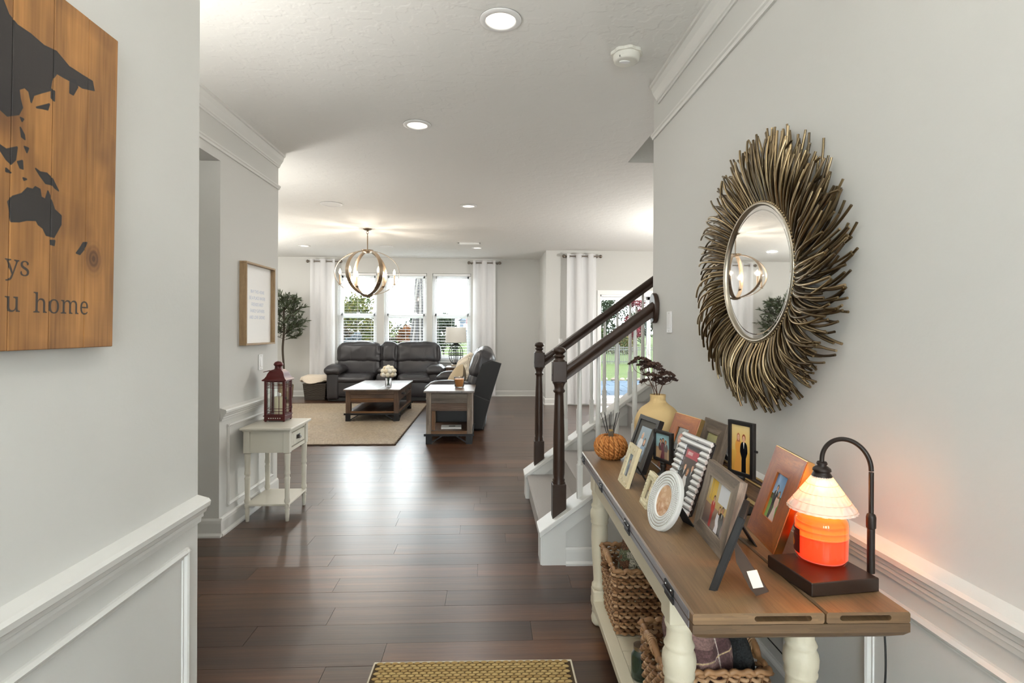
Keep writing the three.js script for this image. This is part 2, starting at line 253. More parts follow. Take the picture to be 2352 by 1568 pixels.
// ---------- sliding glass door ----------
{
  const d = struct('door_2'); d.position.set(0, 0, -DZ);
  struct('door_casing', [bb(1.945, 2.0, 0, 2.03, 0, 0.018, 0.004), bb(3.8, 3.86, 0, 2.03, 0, 0.018, 0.004), bb(1.945, 3.86, 1.96, 2.04, 0, 0.02, 0.004)], M.white, d);
  struct('door_frame', [bb(2.0, 2.02, 0.02, 1.96, -0.16, 0.0), bb(3.78, 3.8, 0.02, 1.96, -0.16, 0.0), bb(2.0, 3.8, 1.93, 1.96, -0.16, 0.0), bb(2.0, 3.8, 0.0, 0.035, -0.16, 0.02)], M.vinyl, d);
  const leaf = (x0, x1, z) => { const s = struct('door_panel', [bb(x0, x0 + 0.055, 0.035, 1.93, z - 0.02, z + 0.02, 0.004), bb(x1 - 0.055, x1, 0.035, 1.93, z - 0.02, z + 0.02, 0.004), bb(x0, x1, 1.87, 1.93, z - 0.02, z + 0.02, 0.004), bb(x0, x1, 0.035, 0.11, z - 0.02, z + 0.02, 0.004)], M.vinyl, d); struct('pane', bb(x0 + 0.05, x1 - 0.05, 0.1, 1.88, z - 0.004, z + 0.004), M.glass, s); return s; };
  leaf(1.97, 2.94, -0.11); const s = leaf(2.86, 3.78, -0.05); struct('door_handle', bb(2.88, 2.90, 0.9, 1.1, -0.03, 0.03, 0.004), M.white, s);
}
// ---------- recessed lights ----------
const canTrim = lathe([[0.068, -0.004], [0.072, -0.012], [0.094, -0.007], [0.096, 0], [0.066, 0.004], [0.064, 0.03], [0.068, -0.004]], 36);
const canLens = lathe([[0, -0.0005], [0.066, -0.001], [0.068, 0.004], [0, 0.006]], 36);
const mGlow = std({ color: 0xffffff, emissive: 0xfff4e2, emissiveIntensity: 2.6 });
function can(x, Z, label, power = CAN) {
  const t = thing('recessed_light', label, 'ceiling light', [x, H, -Z]);
  part('trim_ring', canTrim, M.white, t); const l = part('lens', canLens, mGlow, t);
  const s = 0.125, L = new THREE.RectAreaLight(CANC, power, s, s); L.name = 'lamp_light'; L.position.set(0, -0.014, 0); L.rotation.x = -PI / 2; t.add(L); return t;
}
can(0.053, 2.448, 'round recessed ceiling light nearest, left of the smoke detector', 75);
can(-0.491, 3.734, 'round recessed ceiling light over the middle of the hall floor');
can(-0.223, 6.153, 'round recessed ceiling light over the floor before the end table', 190);
can(-3.112, 9.275, 'small far recessed ceiling light left of the globe chandelier, above the left curtain', 260);
can(-0.187, 9.288, 'small far recessed ceiling light beside the ceiling vent, right of the globe chandelier', 260);
can(0.05, 0.6, 'unseen recessed ceiling light overhead in the entry, behind the viewer');  // out of view, placed to light the entry
can(0.05, -0.9, 'unseen recessed ceiling light overhead just inside the front door');  // out of view too, lights the entry walls from behind
can(2.6, 7.0, 'added recessed ceiling light, out of view beyond the stairs'); can(-3.9, 6.2, 'added recessed ceiling light, out of view at the left of the living room');  // both added out of view to brighten the far rooms
// flat round ceiling speakers
const spk = (x, Z, label) => { const t = thing('ceiling_speaker', label, 'speaker', [x, H, -Z]); part('grille', lathe([[0, -0.004], [0.095, -0.005], [0.1, -0.004]], 36), M.ceilWhite ??= std({ color: lin(0.8, 0.8, 0.78), roughness: 0.8, bumpMap: tFine, bumpScale: 0.001 }), t); part('rim', lathe([[0.1, -0.004], [0.104, -0.010], [0.122, -0.007], [0.124, 0], [0.1, 0]], 36), M.white, t); return t; };
spk(-1.767, 6.159, 'flat white round ceiling speaker left of the third row of lights, larger one'); spk(-1.727, 9.26, 'far flat white round ceiling speaker just behind the globe chandelier');
{ const t = thing('ceiling_vent', 'white slotted air vent in the ceiling near the windows', 'vent', [-0.306, H, -8.825]); part('frame', [bx(0.36, 0.01, 0.02, 0, -0.005, 0.055), bx(0.36, 0.01, 0.02, 0, -0.005, -0.055), bx(0.02, 0.01, 0.13, 0.17, -0.005, 0), bx(0.02, 0.01, 0.13, -0.17, -0.005, 0)], M.white, t); for (let i = 0; i < 5; i++) part('slat', bx(0.33, 0.003, 0.016).rotateX(0.6).translate(0, -0.005, -0.036 + i * 0.018), M.white, t); }
{ // smoke detector
  const t = thing('smoke_detector', 'white round smoke detector on the ceiling above the hall', 'smoke detector', [0.699, H, -2.707]);
  const s = new THREE.Shape(); for (let i = 0; i < 48; i++) { const a = i / 48 * 2 * PI, r = 0.074 + 0.004 * Math.cos(8 * a); i ? s.lineTo(r * Math.cos(a), r * Math.sin(a)) : s.moveTo(r, 0); } s.closePath();
  const pm = std({ color: lin(0.78, 0.77, 0.70), roughness: 0.5 });
  part('mount', ext(s, 0.012, 0.003).rotateX(PI / 2), pm, t); part('body', lathe([[0, -0.052], [0.050, -0.050], [0.062, -0.044], [0.066, -0.03], [0.067, -0.012]], 40), pm, t);
  part('test_button', ext((() => { const e = new THREE.Shape(); e.absellipse(0, 0, 0.026, 0.012, 0, 2 * PI); return e; })(), 0.004, 0.001).rotateX(PI / 2).translate(-0.012, -0.051, 0.012), M.white, t);
  for (let i = 0; i < 3; i++) part('sound_slot', bx(0.003, 0.01, 0.002, -0.045 + i * 0.006, -0.04, 0.046), M.black, t);
}
// ---------- left side: map board, framed verse, switch, side table, lantern ----------
{
  const polys = ['560,60 611,147 636,160 676,161 717,169 757,163 801,183 851,184 891,183 899,207 851,221 826,220 785,223 759,223 743,250 739,280 710,300 687,317 680,339 673,314 659,309 643,321 647,344 654,364 644,386 612,403 560,380 520,420 480,380 380,360 300,300 200,250 260,140 420,90', '806,217 826,210 834,227 818,257 806,257', '743,276 753,277 753,303 743,300', '697,346 737,320 732,337 714,341', '580,480 612,489 641,473 637,506 625,521 612,514', '650,393 658,393 654,400', '650,419 661,433 663,444 654,441', '663,464 674,464 670,476', '644,510 657,503 659,523 651,523', '612,537 625,543 612,544', '661,547 670,547 663,551', '698,511 712,516 734,513 752,523 772,550 760,546 752,539 730,541 712,526',
    '619,620 632,603 658,589 674,570 691,569 698,560 712,563 716,583 730,586 738,561 745,573 760,607 783,619 783,644 760,684 735,683 724,666 709,659 702,649 674,654 651,663 629,667 626,647', '749,696 763,694 761,707 752,706', '866,683 881,680 872,699 854,719 841,717 854,701', '240,420 330,400 400,450 420,520 360,560 330,680 290,690 270,600 200,520'];
  const map = canvasTex(1024, 1024, (g, w, h) => {
    const img = g.createImageData(w, h);
    for (let y = 0; y < h; y++) for (let x = 0; x < w; x++) {
      const k = Math.floor(x / 128), u = x / w, v = y / h, off = hash(k, 3, 7);
      const wv = fbm(u, v, 10, 3, 2, 40 + k), b = fbm(u + 0.06 * wv, v + off, 24, 4, 3, 50), f = fbm(u, v + off, 200, 7, 2, 60), f2 = fbm(u, v, 9, 7, 3, 70);
      const knot = Math.exp(-(((x - 931) / 30) ** 2 + ((y - 742) / 38) ** 2)), ring = 0.5 + 0.5 * Math.sin(Math.hypot((x - 931) / 1.0, (y - 742) / 1.4) * 0.5);
      let t = 0.25 + 0.75 * b + 0.35 * (f - 0.5) + 0.35 * (f2 - 0.5) + 0.1 * (off - 0.5); let c = mixc([98, 64, 29], [182, 128, 68], Math.max(0, Math.min(1, t)));
      const grime = Math.max(0, fbm(u, v, 5, 5, 3, 90) - 0.58) * 2.2; c = mixc(c, [84, 52, 28], Math.min(0.6, grime)); c = mixc(c, [70, 42, 22], Math.min(0.85, knot * (0.55 + 0.4 * ring)));
      const o = (y * w + x) * 4; img.data[o] = c[0]; img.data[o + 1] = c[1]; img.data[o + 2] = c[2]; img.data[o + 3] = 255;
    }
    g.putImageData(img, 0, 0);
    g.globalAlpha = 0.93; g.fillStyle = '#211f20'; g.strokeStyle = '#211f20'; g.lineWidth = 5; g.lineJoin = 'round';
    for (const p of polys) { g.beginPath(); p.split(' ').forEach((q, i) => { const [x, y] = q.split(',').map((n) => +n * 1.024); i ? g.lineTo(x, y) : g.moveTo(x, y); }); g.closePath(); g.fill(); g.stroke(); }
    g.globalAlpha = 0.82; g.font = '74px serif';
    g.fillText('ys', 628, 822); g.save(); g.font = '75px serif'; g.fillText('u', 628, 920); g.fillText('home', 714, 920); g.restore();
  });
  const t = thing('wooden_map_board', 'large rustic wooden plank wall art with a stencilled dark world map', 'wall art', [NX + 0.006, 1.288, 0]); t.rotation.z = -0.014;
  const mm = phy({ map, roughness: 0.62, bumpMap: tFloorB, bumpScale: 0.0002 });
  for (let k = 0; k < 8; k++) {
    const Z0 = 0.55 + k * 0.0906, g = flat(new RoundedBoxGeometry(0.022, 0.70, 0.0896, 2, 0.0022)); g.translate(0.014 + hash(k, 2, 2) * 0.0012, 0.35, -(Z0 + 0.0453));
    const p = g.attributes.position, uv = g.attributes.uv; for (let i = 0; i < p.count; i++) uv.setXY(i, (-p.getZ(i) - 0.55) / 0.725, p.getY(i) / 0.70);
    part('plank', g, mm, t);
  }
  part('batten', bx(0.005, 0.04, 0.66, 0.0, 0.58, -0.91), M.oak, t); part('batten', [bx(0.005, 0.04, 0.66, 0.0, 0.12, -0.91)], M.oak, t);
}
{ // framed verse in a light oak shadow box
  const t = thing('framed_sign', 'white verse print in a deep light-wood box frame over the side table', 'framed sign', [LX, 1.505, -4.04]); t.rotation.y = PI / 2;
  const w = 0.505, h = 0.585, d = 0.05, f = 0.013;
  for (const [g, k] of [[bb(-w / 2, w / 2, h / 2 - f, h / 2, 0, d, 0.002), 'x'], [bb(-w / 2, w / 2, -h / 2, -h / 2 + f, 0, d, 0.002), 'x'], [bb(-w / 2, -w / 2 + f, -h / 2 + f, h / 2 - f, 0, d, 0.002), 'y'], [bb(w / 2 - f, w / 2, -h / 2 + f, h / 2 - f, 0, d, 0.002), 'y']]) part('frame_side', uvm(g, 0.5, 0.3, k), wood(tTan, 0.5), t);
  const pr = canvasTex(512, 600, (g, W, Hh) => { g.fillStyle = '#f4f3f0'; g.fillRect(0, 0, W, Hh); g.fillStyle = '#a9b4cc'; g.font = '34px sans-serif'; g.textAlign = 'center'; ['MAY THIS HOME', 'BE A PLACE WHERE', 'FRIENDS MEET', 'FAMILY GATHERS', 'AND LOVE GROWS'].forEach((s, i) => g.fillText(s, W / 2, 212 + i * 50)); });
  part('print', bb(-w / 2 + f, w / 2 - f, -h / 2 + f, h / 2 - f, 0.012, 0.018), std({ map: pr, roughness: 0.5 }), t);
}
function switchPlate(label, [x, y, Z], turn, kind) {
  const t = thing(kind === 'outlet' ? 'wall_outlet' : 'light_switch', label, kind === 'outlet' ? 'outlet' : 'light switch', [x, y, -Z], turn);
  part('plate', bb(-0.036, 0.036, -0.058, 0.058, 0, 0.006, 0.0025), M.white, t);
  if (kind === 'outlet') for (const s of [-1, 1]) { const k = part('receptacle', bx(0.034, 0.03, 0.004, 0, s * 0.022, 0.006, 0.0015), M.white, t); for (const q of [-1, 1]) part('slot', bx(0.003, 0.009, 0.002, q * 0.007, s * 0.022, 0.0082), M.black, k); }
  else { part('rocker', bx(0.033, 0.066, 0.006, 0, 0, 0.006, 0.002).rotateX(-0.06), M.white, t); for (const s of [-1, 1]) part('screw', cyl(0.003, 0.003, 0.001, 0, 0, 0, 8).rotateX(PI / 2).translate(0, s * 0.048, 0.006), M.nickel, t); }
  return t;
}
switchPlate('white light switch on the left wall above the red lantern', [LX, 1.078, 4.135], PI / 2);
switchPlate('white light switch on the right wall by the end of the banister', [RX, 1.375, 2.87], -PI / 2);
switchPlate('small white light switch on the far wall left of the patio door curtain', [1.29, 1.117, DZ], 0);
switchPlate('white double outlet low on the right wall behind the console table', [RX, 0.34, 1.70], -PI / 2, 'outlet');
{ // white side table, its drawer towards the hall
  const t = thing('side_table', 'small off-white side table with turned legs and one drawer, against the left wall', 'side table', [-1.515, 0, -3.96]);
  const m = std({ color: lin(0.66, 0.63, 0.54), roughness: 0.38 }), W = 0.35, D = 0.425;   // x, z
  part('tabletop', [bx(W, 0.018, D, 0, 0.641, 0, 0.006), bx(W - 0.03, 0.01, D - 0.03, 0, 0.628, 0)], m, t);
  const ax = 0.135, az = 0.17, y0 = 0.475, y1 = 0.624;
  part('apron', [bb(-ax, ax, y0, y1, az - 0.006, az + 0.01), bb(-ax, ax, y0, y1, -az - 0.01, -az + 0.006), bb(-ax - 0.01, -ax + 0.006, y0, y1, -az, az), bb(ax - 0.02, ax - 0.004, y0, y1, -az, az), bb(ax - 0.004, ax + 0.012, y1 - 0.016, y1, -az, az), bb(ax - 0.004, ax + 0.012, y0, y0 + 0.024, -az, az)], m, t);
  const prof = [[0, 0], [0.011, 0], [0.0135, 0.03], [0.0145, 0.07], [0.017, 0.082], [0.012, 0.089], [0.018, 0.098], [0.018, 0.112], [0.0125, 0.12], [0.0195, 0.135], [0.0195, 0.15], [0.016, 0.16], [0.0165, 0.22], [0.018, 0.29], [0.0205, 0.298], [0.0165, 0.306], [0.015, 0.318], [0.0205, 0.326], [0.0195, 0.335], [0.017, 0.36], [0.0205, 0.455], [0.021, 0.465], [0.0175, 0.472], [0, 0.474]];
  const lg = merge([lathe(prof, 16), bx(0.042, 0.152, 0.042, 0, 0.55, 0, 0.002)]);
  for (const sx of [-1, 1]) for (const sz of [-1, 1]) { const l = part('leg', lg, m, t); l.position.set(sx * ax, 0, sz * az); }
  part('lower_shelf', bx(0.30, 0.014, 0.37, 0, 0.115, 0, 0.003), m, t);
  const dr = part('drawer', [bx(0.012, 0.09, 0.27, ax + 0.006, 0.553, 0, 0.002)], m, t);
  for (let i = 0; i < 9; i++) part('bead_strip', bx(0.004, 0.082, 0.0255, ax + 0.0125, 0.553, -0.116 + i * 0.029, 0.0015), m, dr);
  const cup = new THREE.SphereGeometry(0.03, 16, 8, 0, 2 * PI, 0, PI / 2).scale(0.75, 0.75, 1.15);
  part('cup_pull', [cup.translate(ax + 0.014, 0.545, 0), bx(0.003, 0.03, 0.07, ax + 0.015, 0.556, 0)], std({ color: lin(0.05, 0.045, 0.04), roughness: 0.3, metalness: 1 }), dr);
}
{ // red lantern
  const t = thing('metal_lantern', 'dark red metal candle lantern with glass sides on the white side table', 'lantern', [-1.552, 0.65, -4.075]);
  const m = phy({ color: lin(0.085, 0.007, 0.007), roughness: 0.34, metalness: 0.35, clearcoat: 0.3, clearcoatRoughness: 0.2 }), w = 0.148, h = w / 2;
  part('base', [bx(w, 0.028, w, 0, 0.026, 0, 0.002), bx(w + 0.012, 0.006, w + 0.012, 0, 0.042, 0, 0.002), bx(w + 0.006, 0.005, w + 0.006, 0, 0.013, 0, 0.001)], m, t);
  for (const s of [-1, 1]) for (let i = 0; i < 6; i++) part('vent_hole', bx(0.008, 0.008, 0.002, -0.04 + i * 0.016, 0.026, s * (h + 0.0006)), std({ color: lin(0.5, 0.48, 0.42), roughness: 0.6 }), t);
  for (const sx of [-1, 1]) for (const sz of [-1, 1]) { const a = part('foot', lathe([[0, 0], [0.006, 0], [0.009, 0.006], [0.006, 0.013], [0, 0.014]], 10), m, t); a.position.set(sx * (h - 0.008), 0, sz * (h - 0.008)); part('post', bb(sx > 0 ? h - 0.016 : -h, sx > 0 ? h : -h + 0.016, 0.04, 0.30, sz > 0 ? h - 0.016 : -h, sz > 0 ? h : -h + 0.016, 0.001), m, t); }
  for (let k = 0; k < 4; k++) { // four glazed sides with a grid of bars
    const s = new THREE.Group(); s.name = k === 1 ? 'glass_door' : 'glass_side'; s.rotation.y = k * PI / 2; t.add(s);
    part('pane', bb(-h + 0.012, h - 0.012, 0.05, 0.29, h - 0.010, h - 0.008), M.glass, s);
    part('bars', [...[0.094, 0.075, 0.247, 0.264, 0.275].map((y) => bx(w - 0.03, 0.0035, 0.004, 0, y, h - 0.006)), ...[-0.030, 0.030].map((x) => bx(0.0035, 0.24, 0.004, x, 0.17, h - 0.006)), bx(w - 0.03, 0.008, 0.005, 0, 0.292, h - 0.006), bx(w - 0.03, 0.008, 0.005, 0, 0.05, h - 0.006)], m, s);
    if (k === 1) { part('latch', [cyl(0.004, 0.004, 0.016, -h + 0.016, 0.165, h + 0.004, 8), bx(0.012, 0.01, 0.006, -h + 0.016, 0.173, h)], M.black, s); part('hinge', [bx(0.006, 0.02, 0.006, h - 0.006, 0.09, h), bx(0.006, 0.02, 0.006, h - 0.006, 0.25, h)], M.black, s); }
  }
  // roof: four curved faces
  const prof = [[0.088, 0.300], [0.086, 0.306], [0.074, 0.316], [0.064, 0.332], [0.058, 0.350], [0.050, 0.364], [0.038, 0.374], [0.030, 0.378]];
  const roof = new THREE.LatheGeometry(prof.map((p) => V2(p[0] * 1.414, p[1])), 4).rotateY(PI / 4);
  part('roof', [crease(flat(roof), 0.5), bx(w + 0.02, 0.006, w + 0.02, 0, 0.300, 0, 0.001)], m, t);
  part('chimney', [lathe([[0.034, 0.376], [0.030, 0.382], [0.026, 0.384], [0.025, 0.402], [0.029, 0.404], [0.029, 0.408], [0.034, 0.410], [0.033, 0.420], [0.024, 0.432], [0.012, 0.438], [0, 0.440]], 24)], m, t);
  part('handle', tube([[-0.05, 0.372, 0.03], [-0.085, 0.362, 0.05], [-0.10, 0.360, 0], [-0.085, 0.362, -0.05], [-0.05, 0.372, -0.03]], 0.0025, 24, 6), m, t);
  solo('pillar_candle', 'ivory pillar candle inside the red lantern', 'candle', [lathe([[0, 0], [0.034, 0], [0.035, 0.003], [0.035, 0.125], [0.033, 0.130], [0.025, 0.126], [0, 0.122]], 28)], std({ color: lin(0.78, 0.70, 0.50), roughness: 0.55 }), [-1.545, 0.6955, -4.075]);
}
// ---------- living room ----------
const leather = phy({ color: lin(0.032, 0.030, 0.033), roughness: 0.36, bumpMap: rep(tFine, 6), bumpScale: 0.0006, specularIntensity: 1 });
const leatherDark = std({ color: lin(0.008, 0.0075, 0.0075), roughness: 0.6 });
// a reclining seat unit facing +z; units are [x, width, kind]
function recliner(t, units, W, o) {
  const { zf, zb, aw, armTop, back, dz } = o;
  const add = (n, g, p = t) => part(n, g, leather, p);
  // plinth and front panels
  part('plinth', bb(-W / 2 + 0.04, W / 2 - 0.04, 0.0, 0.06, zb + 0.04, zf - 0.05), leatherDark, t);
  for (const [x, bw, kind] of units) {
    let w = bw; if (kind === 'seat') { w = o.sw;
      const fr = add('footrest', cushion(w - 0.02, 0.34, 0.14, 0.06, 0.02, 10, 0.006, 3)); fr.position.set(x, 0.23, zf - 0.11);
      const st = add('seat_cushion', (() => { const g = cushion(w - 0.01, 0.20, zf - zb - 0.24, 0.085, 0.03, 12, 0.012, 7); const p = g.attributes.position; for (let i = 0; i < p.count; i++) { const X = p.getX(i) / (w / 2); if (p.getY(i) > 0) p.setY(i, p.getY(i) - 0.035 * (1 - X * X)); } g.computeVertexNormals(); return g; })()); st.position.set(x, 0.40, (zf + zb) / 2 + 0.10);
    } else {
      const fr = add('console_front', cushion(w - 0.01, 0.44, 0.12, 0.04, 0.01, 8)); fr.position.set(x, 0.27, zf - 0.12);
      const top = add('console_lid', cushion(w - 0.01, 0.12, 0.50, 0.055, 0.015, 8, 0.006, 2)); top.position.set(x, 0.545, zf - 0.36);
      for (const s of [-1, 1]) part('cup_holder', lathe([[0.03, -0.03], [0.042, 0.0], [0.046, 0.004], [0.040, 0.006], [0.036, 0.0], [0.03, -0.03]], 20).translate(x + s * 0.06, 0.605, zf - 0.22), M.chrome, t);
    }
    w = bw; // lower back and puffed headrest, leaning back
    const b = new THREE.Group(); b.name = 'backrest'; b.position.set(x, 0.46, zb + 0.22 + dz); b.rotation.x = -rad(back); t.add(b);
    const lo = part('lower_cushion', cushion(w - 0.015, 0.36, 0.22, 0.075, 0.025, 12, 0.010, 5), leather, b); lo.position.set(0, 0.12, 0);
    const hi = part('head_cushion', cushion(w - 0.004, 0.40, 0.26, 0.085, 0.035, 16, 0.014, 9 + x), leather, b); hi.position.set(0, 0.395, 0.0);
    part('seam', [tube([[-w * 0.18, 0.24, 0.138], [-w * 0.18, 0.42, 0.176], [-w * 0.18, 0.58, 0.12]], 0.0018, 12, 4), ...(kind === 'seat' ? [tube([[w * 0.18, 0.24, 0.138], [w * 0.18, 0.42, 0.176], [w * 0.18, 0.58, 0.12]], 0.0018, 12, 4)] : [])], std({ color: lin(0.08, 0.07, 0.065), roughness: 0.6 }), b);
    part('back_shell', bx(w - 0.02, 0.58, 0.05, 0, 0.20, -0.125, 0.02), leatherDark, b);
  }
  for (const s of [-1, 1]) {
    const a = new THREE.Group(); a.name = 'arm'; a.position.set(s * (W / 2 - aw / 2), 0, 0); t.add(a);
    const p = part('arm_panel', cushion(aw - 0.02, armTop - 0.07, zf - zb - 0.04, 0.05, 0.012, 10, 0.006, 4), leather, a); p.position.set(0, (armTop - 0.07) / 2 + 0.02, (zf + zb) / 2);
    const q = part('arm_pad', (() => { const g = cushion(aw + 0.05, 0.15, (zf - zb) * 0.80, 0.072, 0.028, 12, 0.010, 6); const v = g.attributes.position; for (let i = 0; i < v.count; i++) v.setY(i, v.getY(i) - 0.25 * Math.max(0, v.getZ(i)) ** 2 + 0.03 * v.getZ(i)); g.computeVertexNormals(); return g; })(), leather, a); q.position.set(-s * 0.005, armTop - 0.035, (zf + zb) / 2 + 0.10);
  }
}
{
  const t = thing('reclining_sofa', 'dark grey leather reclining sofa with a middle console, its back to the windows', 'sofa', [-1.895, 0.012, -10.30]);
  recliner(t, [[-0.565, 0.80, 'seat'], [0, 0.31, 'console'], [0.565, 0.80, 'seat']], 2.12, { sw: 0.64, zf: 0.36, zb: -0.40, aw: 0.26, armTop: 0.60, back: 9, dz: 0.02 });
  const u = thing('reclining_loveseat', 'dark grey leather reclining loveseat seen from the side, behind the end table', 'sofa', [-0.36, 0.012, -7.97], -PI / 2);
  recliner(u, [[-0.42, 0.84, 'seat'], [0.42, 0.84, 'seat']], 1.80, { sw: 0.72, zf: 0.42, zb: -0.36, aw: 0.16, armTop: 0.58, back: 19, dz: -0.02 });
  // the outer side of the reclined back and the base below it
  const side = ext([[-0.20, 0.47], [-0.50, 0.86], [-0.46, 0.90], [-0.30, 0.90], [-0.10, 0.48]], 0.05, 0.012).rotateY(-PI / 2);
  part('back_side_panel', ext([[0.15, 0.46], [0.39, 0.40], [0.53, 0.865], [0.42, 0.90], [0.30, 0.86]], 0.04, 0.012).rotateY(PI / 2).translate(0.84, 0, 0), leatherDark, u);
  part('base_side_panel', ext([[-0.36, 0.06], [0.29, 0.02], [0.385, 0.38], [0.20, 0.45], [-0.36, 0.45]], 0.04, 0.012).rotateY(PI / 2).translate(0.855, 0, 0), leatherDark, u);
  part('lever', [bx(0.012, 0.03, 0.13, 0.915, 0.30, 0.1, 0.005)], M.black, u);
}
const tWeave = tex(256, 256, (u, v) => { const a = Math.sin(u * 32 * PI), b = Math.sin(v * 32 * PI), k = ((Math.floor(u * 16) + Math.floor(v * 16)) % 2) ? Math.abs(a) : Math.abs(b); return 60 + 150 * k + 40 * (fbm(u, v, 40, 40, 2, 77) - 0.5); }, false);
function pillow(label, w, h, m, pos, rot) { const t = solo('throw_pillow', label, 'pillow', (() => { const g = cushion(w, h, 0.16, 0.075, 0.01, 14, 0.008, 3); const p = g.attributes.position; for (let i = 0; i < p.count; i++) { const X = p.getX(i) / (w / 2), Y = p.getY(i) / (h / 2); p.setZ(i, p.getZ(i) * (0.25 + 0.9 * (1 - X * X * X * X) * (1 - Y * Y * Y * Y))); } g.computeVertexNormals(); return uvm(g, 0.5); })(), m, pos); t.rotation.set(...rot); return t; }
const tStripe = tex(256, 256, (u, v) => { const s = Math.abs(((v * 5) % 1) - 0.5), dots = s < 0.06 && ((u * 24) % 1) < 0.55, band = Math.abs(s - 0.2) < 0.02; const n = 12 * fbm(u, v, 60, 60, 2, 5); return dots || band ? [92 + n, 84 + n, 76 + n] : [216 + n, 206 + n, 188 + n]; });
pillow('cream striped throw pillow standing against the loveseat back', 0.46, 0.46, std({ map: tStripe, roughness: 0.95 }), [-0.33, 0.71, -8.25], [-0.35, -PI / 2 + 0.55, 0.10]);
pillow('plain tan throw pillow lying in front on the loveseat', 0.46, 0.34, std({ color: lin(0.46, 0.37, 0.24), roughness: 0.95, bumpMap: rep(tWeave, 2), bumpScale: 0.001 }), [-0.44, 0.60, -7.62], [-0.85, -PI / 2 + 0.45, 0.05]);

// rug: coiled jute braid rows
{
  const tJute = tex(512, 512, (u, v, x, y) => { const row = Math.floor(v * 40), ph = u * 60 + (row % 2) * 0.5, k = Math.abs(Math.sin(ph * PI)) * Math.abs(Math.sin(v * 40 * PI)); const n = fbm(u, v, 50, 50, 2, 31), b = fbm(u, v, 4, 4, 3, 33); const c = mixc([120, 104, 84], [226, 212, 190], k * 0.75 + 0.45 * (n - 0.35)); return mixc(c, [168, 136, 96], 0.35 * b); });
  const tJuteB = tex(512, 512, (u, v) => { const row = Math.floor(v * 40), k = Math.abs(Math.sin((u * 60 + (row % 2) * 0.5) * PI)) * Math.abs(Math.sin(v * 40 * PI)); return 30 + 200 * k + 60 * (fbm(u, v, 90, 90, 2, 35) - 0.5); }, false);
  M.jute = phy({ map: tJute, bumpMap: tJuteB, bumpScale: 0.010, roughness: 0.62, sheen: 0.6, sheenRoughness: 0.5, sheenColor: lin(0.6, 0.58, 0.55) });
  const t = thing('area_rug', 'large natural jute area rug under the coffee table', 'rug', [-2.62, 0, -7.95]);
  part('rug_field', uvm(bx(3.10, 0.012, 3.42, 0, 0.006, 0, 0.004), 1.1), M.jute, t);
  const e = []; const bumpy = (a, b) => { const n = 90, pts = []; for (let i = 0; i <= n; i++) { const k = i / n; pts.push([a[0] + (b[0] - a[0]) * k + 0.004 * Math.sin(i * 2.1), 0.008, a[1] + (b[1] - a[1]) * k + 0.004 * Math.cos(i * 1.7)]); } return tube(pts, 0.009, 180, 5); };
  for (const [a, b] of [[[-1.56, 1.72], [1.56, 1.72]], [[1.56, 1.72], [1.56, -1.72]], [[1.56, -1.72], [-1.56, -1.72]], [[-1.56, -1.72], [-1.56, 1.72]]]) part('braided_edge', bumpy(a, b), std({ color: lin(0.10, 0.065, 0.04), roughness: 0.9 }), t);
}
// coffee table and end table share a look: plank top, rough-sawn sides, iron braced feet
const iron = std({ color: lin(0.013, 0.013, 0.014), roughness: 0.5, metalness: 0.4 });
const slick = phy({ map: tTopWood, color: lin(0.36, 0.34, 0.34), roughness: 0.42, ior: 1.6, clearcoat: 1, clearcoatRoughness: 0.34 });
function ironFoot(t, x0, x1, z0, z1, y1) { // corner plates, rails and diagonal braces
  const p = 0.07;
  for (const [x, sx] of [[x0, 1], [x1, -1]]) for (const [z, sz] of [[z0, -1], [z1, 1]]) part('iron_foot', [bb(Math.min(x, x + sx * p), Math.max(x, x + sx * p), 0, y1, z - 0.003, z + 0.003), bb(x - 0.003, x + 0.003, 0, y1, Math.min(z, z + sz * p), Math.max(z, z + sz * p)), beam([x + sx * p * 0.7, 0.012, z], [x + sx * p * 2.6, y1 - 0.01, z], 0.014, 0.014), beam([x, 0.012, z + sz * p * 0.7], [x, y1 - 0.01, z + sz * p * 2.6], 0.014, 0.014)], iron, t);
  for (const z of [z0, z1]) part('iron_rail', bb(x0 - 0.025, x1 + 0.025, y1 - 0.012, y1 + 0.014, z - 0.008, z + 0.008), iron, t);
  for (const x of [x0, x1]) part('iron_rail', bb(x - 0.008, x + 0.008, y1 - 0.012, y1 + 0.014, z1, z0), iron, t);
}
const tops = (t, x0, x1, y, z0, z1, n, m) => { const w = (x1 - x0) / n; for (let i = 0; i < n; i++) part('top_plank', uvm(bb(x0 + i * w + 0.0006, x0 + (i + 1) * w - 0.0006, y - 0.022, y, z1, z0, 0.003), 0.9, 0.5, 'z', hash(i, 2, 3), hash(i, 4, 3)), m, t); };
